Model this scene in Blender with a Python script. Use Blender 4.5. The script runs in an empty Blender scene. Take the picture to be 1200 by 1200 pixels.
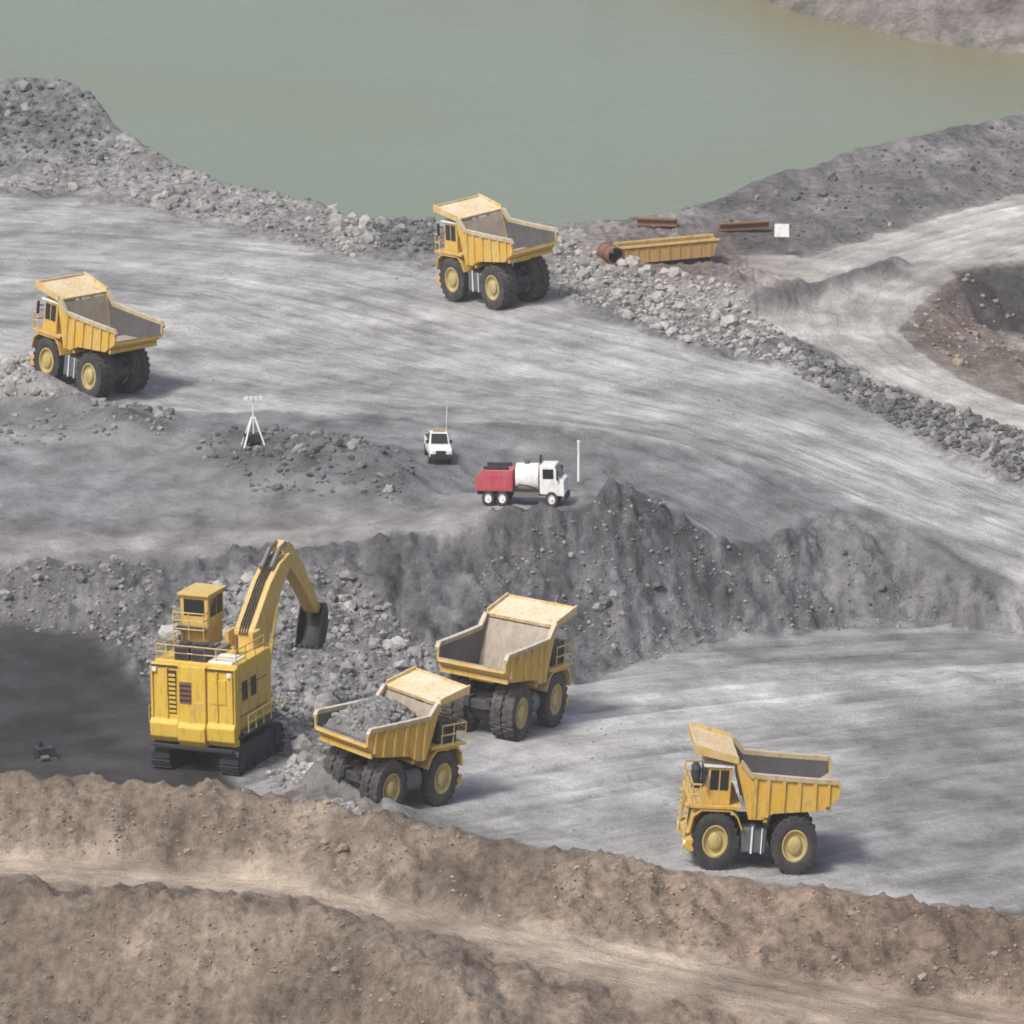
import bpy, bmesh, math, random
import numpy as np
from mathutils import Vector, Matrix, Euler

random.seed(7)
RNG = np.random.RandomState(11)
R = math.radians
scene = bpy.context.scene
col = scene.collection

# ------------------------------------------------------------------ camera, sky, sun, exposure
CAM_H, CAM_TILT, CAM_F = 130.0, 12.6, 8000.0        # metres, degrees below level, focal length in photo pixels
cam_d = bpy.data.cameras.new('camera')
cam = bpy.data.objects.new('camera', cam_d)
col.objects.link(cam)
cam.location = (0, 0, CAM_H)
cam.rotation_euler = (R(90 - CAM_TILT), 0, 0)
cam_d.sensor_width = 36
cam_d.lens = 36 * CAM_F / 1200
cam_d.clip_start = 1
cam_d.clip_end = 6000
scene.camera = cam

SUN_EL, SUN_AZ = 52, 215                              # azimuth clockwise from +Y (the view direction)
world = bpy.data.worlds.new('World')
scene.world = world
world.use_nodes = True
wn = world.node_tree.nodes
sky = wn.new('ShaderNodeTexSky')
sky.sky_type = 'NISHITA'
sky.sun_disc = False
sky.sun_elevation = R(SUN_EL)
sky.sun_rotation = R(SUN_AZ)
sky.air_density = 1.0
sky.dust_density = 5.0
sky.ozone_density = 0.7
wn['Background'].inputs['Strength'].default_value = 0.068
world.node_tree.links.new(sky.outputs[0], wn['Background'].inputs['Color'])

sun_d = bpy.data.lights.new('sun', 'SUN')
sun_d.energy = 1.5
sun_d.angle = R(10)
sun_d.color = (1.0, 0.98, 0.95)
sun = bpy.data.objects.new('sun', sun_d)
col.objects.link(sun)
sd = Vector((math.sin(R(SUN_AZ)) * math.cos(R(SUN_EL)), math.cos(R(SUN_AZ)) * math.cos(R(SUN_EL)), math.sin(R(SUN_EL))))
sun.rotation_euler = sd.to_track_quat('Z', 'Y').to_euler()
sun.location = (0, 500, 300)

scene.view_settings.view_transform = 'Standard'
scene.view_settings.look = 'None'
scene.view_settings.gamma = 1
scene.view_settings.exposure = 1.0
scene.view_settings.use_curve_mapping = False
scene.render.engine = 'CYCLES'
scene.cycles.use_denoising = True
scene.cycles.pixel_filter_type = 'GAUSSIAN'
scene.cycles.filter_width = 2.0
scene.cycles.max_bounces = 6
scene.cycles.volume_bounces = 1

# ------------------------------------------------------------------ survey: photo measurements to metres
CT, ST = math.cos(R(CAM_TILT)), math.sin(R(CAM_TILT))


def P(u, v, z):
    """world point at level z seen at photo pixel (u, v)"""
    dx, dy = (u - 600) / CAM_F, (600 - v) / CAM_F
    d = (dx, dy * ST + CT, dy * CT - ST)
    t = (z - CAM_H) / d[2]
    return (d[0] * t, d[1] * t, z)


def line(pts, dy=0.0, z=None, dz=0.0):
    out = []
    for (u, v, zz) in pts:
        p = P(u, v, zz)
        out.append((p[0], p[1] + dy, (zz + dz) if z is None else z))
    return np.array(out)


CREST = [(-200, 898, 5), (0, 908, 5), (170, 916, 5), (300, 925, 5), (380, 940, 4.7), (470, 958, 4.3), (600, 985, 3.6), (800, 1022, 2.3),
         (1000, 1052, 1.3), (1200, 1072, 0.8), (1450, 1095, .4)]
TRACK = [(-200, 1000, 1), (0, 1004, 1), (250, 1020, .9), (420, 1050, .7), (700, 1104, -.3), (1000, 1156, -1.6), (1200, 1186, -2.2), (1450, 1220, -2.8)]
TRACKN = [(-200, 1028, 1), (0, 1030, 1), (250, 1044, .8), (400, 1066, .5), (700, 1150, -.7), (900, 1198, -1.8), (1100, 1226, -2.5), (1450, 1270, -3.4)]
MOUND = [(-200, 1036, 2.2), (0, 1038, 1.9), (150, 1046, 2.2), (300, 1058, 2.3), (400, 1068, 2.0), (450, 1102, 1.5), (520, 1152, 1.0), (600, 1205, .4), (700, 1265, -.4)]
FOOT = [(-200, 1235, -7), (150, 1240, -7), (400, 1255, -6), (560, 1275, -5), (700, 1305, -4), (1000, 1310, -4), (1450, 1330, -4.6)]
TOE = [(-200, 722, 3.6), (0, 730, 3.5), (100, 742, 3.4), (150, 790, 3.3), (185, 835, 3.2), (240, 862, 3.2), (300, 880, 3.1), (370, 904, 3.0), (420, 896, 3.0),
       (470, 868, 2.9), (530, 830, 2.7), (575, 800, 2.5), (680, 800, 2.0), (720, 785, 1.8), (790, 765, 1.5), (860, 748, 1.1), (950, 745, .8), (1010, 725, .6),
       (1100, 735, .2), (1200, 745, 0), (1450, 765, -.5)]
WALL = [(-200, 655, 7.2), (0, 662, 7), (100, 664, 7), (200, 655, 7.2), (300, 645, 8), (410, 640, 9), (430, 635, 9.5), (520, 622, 10.5), (570, 612, 11), (640, 598, 11),
        (700, 590, 10.8), (760, 594, 10), (800, 625, 8), (850, 640, 6.6), (900, 638, 6.2), (950, 612, 6.4), (990, 602, 6.4), (1040, 634, 5.2), (1100, 668, 3.8), (1200, 705, 2.0), (1450, 764, .4)]
ROADLO = [(-200, 475, 8), (0, 480, 8), (200, 482, 8.5), (350, 482, 9), (500, 492, 10), (700, 502, 10.4), (850, 530, 9), (980, 575, 7), (1080, 625, 5.5), (1200, 680, 3.2), (1450, 752, .9)]
ROADUP = [(-200, 222, 9.5), (0, 228, 9.5), (150, 240, 9.5), (300, 282, 9.5), (450, 312, 9.8), (560, 332, 10), (640, 352, 10), (800, 405, 9.4), (940, 440, 8.2), (1060, 510, 6.2), (1200, 580, 4.2), (1450, 690, 1.6)]
BANK = [(-200, 110, 13.2), (-60, 98, 13.6), (0, 92, 14), (60, 86, 14.5), (110, 108, 13.2), (140, 150, 11.2), (200, 187, 11), (240, 207, 10.8), (300, 222, 10.8), (370, 237, 10.6), (420, 264, 10.3), (470, 258, 10.6),
        (520, 256, 11), (600, 258, 11), (650, 264, 10.8), (720, 258, 11), (800, 250, 11), (830, 238, 11.5), (900, 205, 12.5), (1000, 176, 13.5), (1100, 155, 14), (1200, 129, 14.5), (1450, 70, 16)]
KTOE = [(-200, 200, 9.7), (0, 204, 9.7), (130, 206, 9.7)]
RIM = [(660, 335, 10.4), (720, 335, 10.3), (850, 372, 9.7), (940, 402, 9.3), (1000, 427, 8.9), (1060, 460, 8.4), (1130, 486, 8), (1200, 506, 7.6), (1450, 580, 6.6)]
ETOE = [(820, 303, 9.8), (880, 304, 9.6), (940, 302, 9.5), (1000, 282, 9.7), (1100, 256, 10), (1200, 226, 10.5), (1450, 165, 11.5)]
HRIM = [(1450, 285, 10), (1200, 306, 9.6), (1140, 314, 9.5), (1090, 347, 9.2), (1054, 386, 9), (1076, 411, 8.8), (1130, 445, 8.5), (1200, 470, 8.2), (1450, 520, 7.6)]
HBOT = [(1450, 380, 4.6), (1200, 385, 5.0), (1150, 388, 5.2), (1160, 405, 5.2), (1200, 425, 5.0), (1450, 440, 4.6)]
SHORE = [(700, -60, 1), (860, -16, 1), (900, 3, 1), (960, 24, 1), (1040, 41, 1), (1100, 51, 1), (1200, 62, 1), (1450, 78, 1)]

L = {k: line(v) for k, v in dict(CREST=CREST, TRACK=TRACK, TRACKN=TRACKN, MOUND=MOUND, FOOT=FOOT, TOE=TOE, WALL=WALL, ROADLO=ROADLO, ROADUP=ROADUP,
                                 BANK=BANK, KTOE=KTOE, RIM=RIM, ETOE=ETOE, HRIM=HRIM, HBOT=HBOT, SHORE=SHORE).items()}


def floor_level(x):
    return np.interp(x, [-24, -6, 12, 26, 37, 50], [3.2, 2.9, 1.4, .2, -.4, -.8])


ftoe = L['CREST'].copy()
ftoe[:, 1] += 4.0
ftoe[:, 2] = floor_level(ftoe[:, 0])
bfoot = L['BANK'].copy(); bfoot[:, 1] += 20; bfoot[:, 2] = -2
bfoot2 = L['BANK'].copy(); bfoot2[:, 1] += 70; bfoot2[:, 2] = -4
sfoot = L['SHORE'].copy(); sfoot[:, 1] -= 14; sfoot[:, 2] = -3
stop_ = L['SHORE'].copy(); stop_[:, 1] += 40; stop_[:, 2] = 13
stop2 = L['SHORE'].copy(); stop2[:, 1] += 110; stop2[:, 2] = 22
BREAKS = [L[k] for k in L] + [ftoe, bfoot, bfoot2, sfoot, stop_, stop2]
for xx in (-100, -60, -20, 10):                       # lake bed, far left
    BREAKS.append(np.array([(xx, 820, -4), (xx, 1075, -4)], float))

# ------------------------------------------------------------------ ground levels from the break lines
X0, X1, Y0, Y1 = -100.0, 100.0, 404.0, 1076.0


def rast(h):
    nx, ny = int(round((X1 - X0) / h)) + 1, int(round((Y1 - Y0) / h)) + 1
    s = np.zeros((ny, nx)); n = np.zeros((ny, nx))
    for pl in BREAKS:
        for a, b in zip(pl[:-1], pl[1:]):
            m = max(2, int(np.hypot(*(b - a)[:2]) / (h * .4)) + 1)
            t = np.linspace(0, 1, m)[:, None]
            q = a + (b - a) * t
            i = np.round((q[:, 0] - X0) / h).astype(int); j = np.round((q[:, 1] - Y0) / h).astype(int)
            ok = (i >= 0) & (i < nx) & (j >= 0) & (j < ny)
            np.add.at(s, (j[ok], i[ok]), q[ok, 2]); np.add.at(n, (j[ok], i[ok]), 1)
    return np.where(n > 0, s / np.maximum(n, 1), 0), n > 0


def bil(Z, h, x, y):
    fx = np.clip((x - X0) / h, 0, Z.shape[1] - 1.001); fy = np.clip((y - Y0) / h, 0, Z.shape[0] - 1.001)
    i = fx.astype(int); j = fy.astype(int); a = fx - i; b = fy - j
    return (Z[j, i] * (1 - a) + Z[j, i + 1] * a) * (1 - b) + (Z[j + 1, i] * (1 - a) + Z[j + 1, i + 1] * a) * b


def avg4(Z):
    Q = np.pad(Z, 1, mode='edge')
    return (Q[:-2, 1:-1] + Q[2:, 1:-1] + Q[1:-1, :-2] + Q[1:-1, 2:]) * .25


Zs, hs = None, None
for h, it in ((8, 400), (4, 250), (2, 200), (1, 120), (.5, 60)):
    c, m = rast(h)
    ny, nx = c.shape
    if Zs is None:
        Z = np.full(c.shape, c[m].mean())
    else:
        gx, gy = np.meshgrid(X0 + np.arange(nx) * h, Y0 + np.arange(ny) * h)
        Z = bil(Zs, hs, gx, gy)
    for _ in range(it):
        Z = np.where(m, c, Z)
        Z = avg4(Z)
    Z = np.where(m, c, Z)
    Zs, hs = Z, h
for _ in range(3):
    Zs = avg4(Zs)

# ------------------------------------------------------------------ noise
TAB = RNG.rand(257, 257)


def vnoise(x, y, seed=0):
    x = x + seed * 17.31; y = y + seed * 9.77
    xi = np.floor(x).astype(int); yi = np.floor(y).astype(int)
    a = x - xi; b = y - yi
    a = a * a * (3 - 2 * a); b = b * b * (3 - 2 * b)
    xi &= 255; yi &= 255
    x2 = (xi + 1) & 255; y2 = (yi + 1) & 255
    return (TAB[yi, xi] * (1 - a) + TAB[yi, x2] * a) * (1 - b) + (TAB[y2, xi] * (1 - a) + TAB[y2, x2] * a) * b - .5


def fbm(x, y, oct=4, seed=0, gain=.5):
    r = 0; a = 1.0; f = 1.0
    for k in range(oct):
        r = r + a * vnoise(x * f, y * f, seed + k * 3)
        a *= gain; f *= 2.03
    return r


def sstep(a, b, x):
    t = np.clip((x - a) / (b - a), 0, 1)
    return t * t * (3 - 2 * t)


# ------------------------------------------------------------------ ground grid (fine in the middle, coarse outwards)
xs = np.arange(-78, 78.01, .32)
xo = 78 + np.cumsum(np.geomspace(.6, 160, 34))
xs = np.concatenate([-xo[::-1], xs, xo])
ys = np.concatenate([np.arange(425, 750, .62), np.arange(750, 1010, 1.8)])
yb = 425 - np.cumsum(np.geomspace(1, 110, 24))
yf = 1010 + np.cumsum(np.geomspace(2.5, 240, 26))
ys = np.concatenate([yb[::-1], ys, yf])
NX, NY = len(xs), len(ys)
GX, GY = np.meshgrid(xs, ys)


def yl(name, x):
    p = L[name] if isinstance(name, str) else name
    o = np.argsort(p[:, 0])
    return np.interp(x, p[o, 0], p[o, 1])


jx = GX + 0
jn = 1.9 * fbm(GX * .35, GY * .25, 3, 5)              # wobble of every border line
yy = GY + jn
y_crest, y_track, y_trackn = yl('CREST', jx), yl('TRACK', jx), yl('TRACKN', jx)
y_toe, y_wall, y_rlo, y_rup = yl('TOE', jx), yl('WALL', jx), yl('ROADLO', jx), yl('ROADUP', jx)
y_bank, y_rim, y_etoe = yl('BANK', jx), yl('RIM', jx), yl('ETOE', jx)
y_shore = yl('SHORE', jx)


def inpoly(poly, x, y):
    inside = np.zeros(x.shape, bool)
    n = len(poly)
    for i in range(n):
        xa, ya = poly[i][0], poly[i][1]; xb, yb_ = poly[(i + 1) % n][0], poly[(i + 1) % n][1]
        if ya == yb_:
            continue
        cnd = ((ya > y) != (yb_ > y)) & (x < (xb - xa) * (y - ya) / (yb_ - ya) + xa)
        inside ^= cnd
    return inside


REG = ['ground', 'earth_slope', 'dirt_track', 'earth_berm', 'pit_floor', 'coal_floor', 'pit_wall', 'upper_bench', 'haul_road', 'lakeside_bank',
       'rock_bank', 'access_road', 'hollow', 'embankment', 'far_bank']
RID = {n: i for i, n in enumerate(REG)}
reg = np.zeros(GX.shape, int)
reg[yy < y_trackn] = RID['earth_slope']
reg[(yy >= y_trackn) & (yy < y_track)] = RID['dirt_track']
reg[(yy >= y_track) & (yy < y_crest + 2.6)] = RID['earth_berm']
reg[(yy >= y_crest + 2.6) & (yy < y_toe)] = RID['pit_floor']
coal = [P(-220, 700, 3.5), P(0, 722, 3.5), P(105, 738, 3.4), P(150, 790, 3.3), P(190, 838, 3.2), P(262, 905, 3.2), P(330, 960, 3.2), P(200, 990, 3.2), P(-220, 990, 3.2)]
reg[inpoly(coal, GX, GY) & (reg == RID['pit_floor'])] = RID['coal_floor']
reg[(yy >= y_toe) & (yy < y_wall + .5)] = RID['pit_wall']
reg[(yy >= y_wall + .5) & (yy < y_rlo)] = RID['upper_bench']
reg[(yy >= y_rlo) & (yy < y_rup)] = RID['haul_road']
up = (yy >= y_rup)
xr = P(690, 330, 10)[0]
reg[up & (yy < y_bank + 22)] = RID['lakeside_bank']
reg[up & (GX > xr) & (yy < y_rim)] = RID['rock_bank']
reg[up & (GX > P(880, 330, 9.5)[0]) & (yy >= y_rim) & (yy < y_etoe)] = RID['access_road']
reg[up & (GX > P(825, 300, 9.5)[0]) & (yy >= np.maximum(y_etoe, y_rim)) & (yy < y_bank + 22)] = RID['embankment']
hp = [tuple(p) for p in L['HRIM']] + [(100, 600, 0), (100, 640, 0)]
hol = inpoly([tuple(p) for p in L['HRIM']], GX, yy) & up
reg[hol] = RID['hollow']
reg[(yy >= y_bank + 22)] = RID['ground']
reg[(yy > y_shore - 10) & (GX > P(700, -60, 1)[0] - 40) & (GY > 780)] = RID['far_bank']

# ---- heights
ZG = bil(Zs, .5, np.clip(GX, X0, X1), np.clip(GY, Y0, Y1))


def blur(M, n):
    for _ in range(n):
        M = (M + avg4(M)) * .5
    return M


def mask(*names, n=6):
    M = np.zeros(GX.shape)
    for k in names:
        M[reg == RID[k]] = 1
    return blur(M, n)


m_wall = mask('pit_wall', n=5)
m_berm = mask('earth_berm', 'earth_slope', n=6)
m_road = mask('haul_road', 'access_road', 'pit_floor', 'dirt_track', n=4)
m_bench = mask('upper_bench', n=6)
m_lake = mask('lakeside_bank', n=6)
m_rock = mask('rock_bank', n=5)
m_emb = mask('embankment', 'hollow', 'far_bank', n=6)


def bump(u, v, z, rx, ry, hgt, ang=0, pw=1.0):
    p = P(u, v, z)
    ry = ry * 1.75
    c, s = math.cos(R(ang)), math.sin(R(ang))
    a = ((GX - p[0]) * c + (GY - p[1]) * s) / rx
    b = (-(GX - p[0]) * s + (GY - p[1]) * c) / ry
    return hgt * np.exp(-(a * a + b * b) ** pw)


mounds = np.zeros(GX.shape)
dark_m = np.zeros(GX.shape)
for (u, v, z, rx, ry, hgt, ang, dk) in [
        (320, 550, 8.6, 7.0, 5.0, 1.7, -8, 1), (415, 562, 9, 6.5, 5.0, 1.9, -15, 1), (470, 575, 9.4, 3.0, 3.5, .8, -25, .8), (265, 525, 8.6, 3.5, 3, .8, 0, .7),
        (165, 505, 8.4, 3.5, 4, 1.2, 10, .8), (130, 500, 8.4, 2.5, 3, .9, 0, .4), (55, 450, 8.4, 3.0, 2.6, 1.5, 0, 0), (20, 440, 8.4, 2.6, 2.4, 1.2, 0, 0), (90, 485, 8.4, 3, 2.6, .8, 0, .2),
        (900, 345, 9.7, 3.2, 4.5, 1.6, 0, .0), (865, 350, 9.7, 2.6, 4, 1.2, 0, 0), (690, 622, 9.5, 3.5, 4, .8, 0, .6), (740, 640, 7, 5, 4, 1.4, 0, .3), (990, 640, 5.2, 3.6, 3.2, 1.0, 0, .5),
        (1135, 815, -.2, 1.7, .55, .5, -35, .9), (1115, 806, -.2, .8, .6, .35, 0, .6), (400, 830, 5, 6, 4, .9, 20, 0), (345, 770, 6, 5, 4, .8, 0, 0),
        (455, 935, 3, 2.0, 1.6, .9, 0, .5), (415, 925, 3, 2.2, 1.8, 1.0, 0, .6), (372, 900, 3.2, 2.5, 2.0, .9, 0, 0),
        (720, 300, 11, 4, 4, .7, 0, 0), (460, 285, 10.4, 4, 4, .9, 0, .6)]:
    bb = bump(u, v, z, rx, ry, hgt, ang)
    mounds += bb
    dark_m = np.maximum(dark_m, dk * bb / hgt)
# low windrow between the two access tracks
wa, wb = np.array(P(885, 372, 9.4)[:2]), np.array(P(1050, 316, 9.3)[:2])
tt = np.clip(((GX - wa[0]) * (wb - wa)[0] + (GY - wa[1]) * (wb - wa)[1]) / ((wb - wa) ** 2).sum(), 0, 1)
dd = np.hypot(GX - wa[0] - tt * (wb - wa)[0], GY - wa[1] - tt * (wb - wa)[1])
windrow = np.exp(-(dd / 1.5) ** 2)
mounds += .9 * windrow
dark_m = np.maximum(dark_m, .75 * windrow)
# safety bund along the brown crest and ridges of tipped rock on the berm by the lake
ZG = ZG + mounds * (1 + .5 * fbm(GX * .5, GY * .5, 3, 2))

ZG += m_wall * (1.1 * fbm(GX * .30, GY * .10, 4, 1) + .7 * fbm(GX * .3, GY * .3, 4, 17) + .5 * fbm(GX * 1.2, GY * .35, 3, 8) + .5 * fbm(GX * .18, GY * .18, 3, 4))
ZG += m_berm * (1.0 * fbm(GX * .40, GY * .16, 4, 21) + .5 * fbm(GX * 1.3, GY * .9, 3, 23))
ZG += m_bench * (.45 * fbm(GX * .16, GY * .22, 4, 31) + .12 * fbm(GX * .9, GY * .9, 3, 33))
ZG += m_lake * (.7 * fbm(GX * .25, GY * .25, 4, 41) + .4 * fbm(GX * .9, GY * .9, 3, 43))
ZG += m_rock * (.5 * fbm(GX * .4, GY * .3, 4, 51) + .45 * fbm(GX * 1.1, GY * .8, 3, 53))
ZG += m_emb * (.9 * fbm(GX * .2, GY * .2, 4, 61) + .2 * fbm(GX * .9, GY * .9, 3, 63))
rough_ = np.clip(m_wall + m_berm + m_lake + m_rock + .6 * m_emb + .35 * m_bench, 0, 1)
ridged = (1 - np.abs(fbm(GX * .85, GY * .5, 3, 14)) * 3) * (1 + 1.3 * m_wall)
ZG += rough_ * ((.30 + .25 * m_wall) * fbm(GX * 1.5, GY * .9, 3, 66, .7) + .16 * ridged)
ZG += m_road * .10 * fbm(GX * .12, GY * .25, 3, 71)
fade = sstep(1300, 2600, GY) * 90 * (1 + .8 * fbm(GX * .004, GY * .004, 3, 3))
ZG += fade + sstep(160, 700, np.abs(GX)) * 25 * (1 + fbm(GX * .01, GY * .01, 3, 6))


# ---- flow coordinates along the wheel tracks
def flow(pts):
    best = np.full(GX.shape, 1e9); al = np.zeros(GX.shape); ac = np.zeros(GX.shape)
    s0 = 0.0
    for a, b in zip(pts[:-1], pts[1:]):
        ax, ay, bx, by = a[0], a[1], b[0], b[1]
        ln = math.hypot(bx - ax, by - ay)
        t = np.clip(((GX - ax) * (bx - ax) + (GY - ay) * (by - ay)) / ln ** 2, 0, 1)
        ex, ey = GX - ax - t * (bx - ax), GY - ay - t * (by - ay)
        d = np.hypot(ex, ey)
        k = d < best
        sg = np.sign((bx - ax) * ey - (by - ay) * ex)
        best = np.where(k, d, best); al = np.where(k, s0 + t * ln, al); ac = np.where(k, sg * d, ac)
        s0 += ln
    return al, ac


def smooth_line(pts, n=6):
    p = np.array(pts, float)
    for _ in range(n // 2):
        q = [p[0]]
        for a, b in zip(p[:-1], p[1:]):
            q += [a * .75 + b * .25, a * .25 + b * .75]
        q.append(p[-1]); p = np.array(q)
    return p


fl_road = flow(smooth_line([P(-260, 330, 9), P(0, 335, 9), P(200, 350, 9.3), P(400, 400, 9.6), P(600, 440, 10), P(800, 478, 9.6), P(1000, 555, 7.4), P(1200, 640, 4), P(1450, 730, 1)]))
fl_pit = flow(smooth_line([P(1600, 820, -.6), P(1200, 835, -.2), P(900, 858, 1), P(650, 890, 2), P(350, 950, 3), P(0, 1030, 3)]))
fl_acc = flow(smooth_line([P(1450, 215, 10.6), P(1200, 262, 10), P(1050, 310, 9.5), P(980, 365, 9.2), P(1030, 425, 9), P(1120, 468, 8.3), P(1450, 560, 7.2)]))
fl_trk = flow(smooth_line([P(-260, 1010, 1), P(0, 1015, 1), P(250, 1032, .9), P(420, 1058, .6), P(700, 1130, -.5), P(1000, 1190, -1.8), P(1450, 1260, -3.2)]))
FU = np.where(np.isin(reg, [RID['pit_floor'], RID['coal_floor']]), fl_pit[0], fl_road[0])
FV = np.where(np.isin(reg, [RID['pit_floor'], RID['coal_floor']]), fl_pit[1], fl_road[1])
k = reg == RID['access_road']
FU[k] = fl_acc[0][k]; FV[k] = fl_acc[1][k]
k = np.isin(reg, [RID['dirt_track'], RID['earth_slope'], RID['earth_berm']])
FU[k] = fl_trk[0][k] + 300; FV[k] = fl_trk[1][k]
ruts = fbm(FU * .03, FV * .75, 3, 81)
ZG += m_road * .16 * ruts
RUT = np.zeros(GX.shape)


def wheel_tracks(fl, regs, offs, gauge, seed):
    """pairs of tyre tracks that wander along a road"""
    global RUT
    M_ = blur(np.isin(reg, [RID[r_] for r_ in regs]).astype(float), 3)
    for q_, o_ in enumerate(offs):
        wan = 3.2 * fbm(fl[0] * .018, fl[0] * 0 + q_ * 7.3, 2, seed + q_)
        on = np.clip(.55 + 2.2 * fbm(fl[0] * .03, fl[0] * 0 + q_ * 3.1, 2, seed + 40 + q_), 0, 1)
        for sd_ in (-.5, .5):
            d_ = fl[1] - (o_ + wan + sd_ * gauge)
            RUT += M_ * on * (np.exp(-(d_ / .55) ** 2) - .45 * np.exp(-((np.abs(d_) - 1.0) / .4) ** 2))


wheel_tracks(fl_road, ['haul_road', 'upper_bench'], [-34, -27, -19, -12, -6, 1, 7, 14, 21, 30, 40], 4.8, 200)
wheel_tracks(fl_pit, ['pit_floor'], [-38, -26, -17, -10, -3, 4, 11, 19, 28], 4.8, 240)
wheel_tracks(fl_acc, ['access_road'], [-6, 0, 6], 4.4, 270)
wheel_tracks(fl_trk, ['dirt_track'], [-1.5, 3], 2.2, 290)
ZG -= .13 * np.clip(RUT, -1, 1.2)

# ---- base colours (real albedo of each kind of ground)
ALB = dict(ground=(.17, .165, .15), earth_slope=(.188, .152, .120), dirt_track=(.47, .39, .31), earth_berm=(.202, .162, .127), pit_floor=(.335, .333, .332),
           coal_floor=(.055, .053, .056), pit_wall=(.125, .124, .13), upper_bench=(.22, .22, .225), haul_road=(.362, .36, .358), lakeside_bank=(.25, .247, .24),
           rock_bank=(.19, .19, .187), access_road=(.40, .385, .36), hollow=(.185, .16, .14), embankment=(.155, .15, .148), far_bank=(.20, .18, .168))
AC = np.array([ALB[n] for n in REG])
CL = AC[reg]
for ch in range(3):
    CL[..., ch] = np.where(GY < y_crest, blur(CL[..., ch], 14), blur(CL[..., ch], 3))


def tint(m, c):
    global CL
    CL = CL * (1 - m[..., None]) + np.array(c) * m[..., None]


tint(np.clip(dark_m * 1.3, 0, 1) * .85, (.10, .10, .105))
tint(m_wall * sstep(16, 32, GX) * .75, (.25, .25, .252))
# muck pile behind the excavator is paler broken rock
muck = blur(inpoly([P(150, 720, 6), P(300, 660, 8), P(410, 660, 8.8), P(520, 740, 6), P(540, 800, 4), P(470, 880, 3), P(380, 930, 3), P(290, 910, 3), P(200, 850, 3.2)], GX, GY).astype(float), 14)
tint(muck * .7 * (reg != RID['coal_floor']), (.235, .232, .235))
# paler strips on the haul road and the pit floor, darker strips
lightroad = np.exp(-((fl_road[1] + 8.0) / 9.0) ** 2) * m_road * sstep(-8, 12, GX)
tint(np.clip(lightroad, 0, 1) * .45, (.42, .41, .395))
pitlight = blur(inpoly([P(690, 806, 2), P(900, 785, 1), P(1200, 770, 0), P(1300, 800, 0), P(1000, 830, 0), P(850, 855, 1), P(760, 960, 1.6), P(560, 960, 2.8), P(560, 880, 2.8), P(640, 870, 2.2)], GX, GY).astype(float), 16)
tint(np.clip(pitlight, 0, 1) * .6, (.50, .497, .488))
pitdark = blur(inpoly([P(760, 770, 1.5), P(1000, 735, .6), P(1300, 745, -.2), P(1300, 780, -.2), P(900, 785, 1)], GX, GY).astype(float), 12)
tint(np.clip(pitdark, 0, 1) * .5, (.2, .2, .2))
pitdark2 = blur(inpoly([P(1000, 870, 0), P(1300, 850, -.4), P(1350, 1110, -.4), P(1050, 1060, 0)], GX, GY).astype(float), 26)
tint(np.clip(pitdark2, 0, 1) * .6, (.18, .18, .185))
# upper bench: brownish strip on its front edge
rimstrip = np.exp(-((GY - y_wall - 5) / 4.0) ** 2) * (GX < 6) * (reg == RID['upper_bench'])
tint(blur(rimstrip, 4) * .5, (.36, .335, .31))
# brown rusty earth round the scrap on the lake berm, brown heap on the access road
tint(np.clip(bump(775, 300, 10.5, 9, 8, 1.3), 0, 1) * .75, (.17, .12, .105))
tint(np.clip(bump(880, 335, 9.8, 4.2, 5, 1), 0, 1) * .7, (.215, .18, .155))
# hollow: dark seam on the far wall, pale patch on the bottom
tint(blur((inpoly([P(1112, 322, 9.2), P(1140, 384, 5.6), P(1400, 398, 5.0), P(1460, 285, 10), P(1180, 309, 9.6)], GX, GY)).astype(float), 3) * .85, (.06, .06, .063))
tint(np.clip(bump(1225, 402, 5.2, 3.5, 3.0, 1), 0, 1) * .8, (.40, .36, .30))
tint(np.clip(bump(1120, 375, 7.5, 2.4, 6, 1), 0, 1) * .55, (.25, .19, .165))
# brown earth is redder on the right, darker knoll by the lake
tint(np.clip(m_berm * sstep(-5, 22, GX), 0, 1) * .5, (.225, .162, .122))
knoll = blur(inpoly([P(-220, 205, 9.7), P(130, 200, 10), P(145, 150, 11), P(90, 80, 14), P(-220, 80, 14)], GX, GY).astype(float), 8)
tint(knoll * .55, (.13, .13, .135))
# damp foot of the banks by the water
tint(np.exp(-((ZG - 1.2) / .9) ** 2) * (GY > 640) * .5, (.16, .16, .12))
trackbreak = np.clip(.5 + 2.2 * fbm(GX * .13, GY * .5, 3, 93), 0, 1) * blur((reg == RID['dirt_track']).astype(float), 6)
tint(trackbreak * .5, (.24, .195, .15))
tint(blur((reg == RID['dirt_track']).astype(float), 6) * sstep(8, 30, GX) * .6, (.24, .18, .135))
big = fbm(GX * .09, GY * .12, 4, 91)
mid = fbm(GX * .45, GY * .30, 4, 95)
CL = CL * (1 + .45 * big[..., None] + .50 * mid[..., None] * (1 - .35 * m_road[..., None]))
CL = CL * (1 - .15 * np.clip(RUT, -1.2, 1.2))[..., None]
CL = np.clip(CL, .02, .8)

# flow streak, gully and speckle weights for the ground material
W = np.stack([np.clip(m_road + .55 * m_bench, 0, 1), np.clip(m_wall * .9 + m_berm * .55, 0, 1), np.clip(m_rock + m_lake + .5 * m_wall + .7 * m_berm + muck + .6 * m_emb, 0, 1), np.ones(GX.shape)], -1)

ZF = ZG


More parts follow.
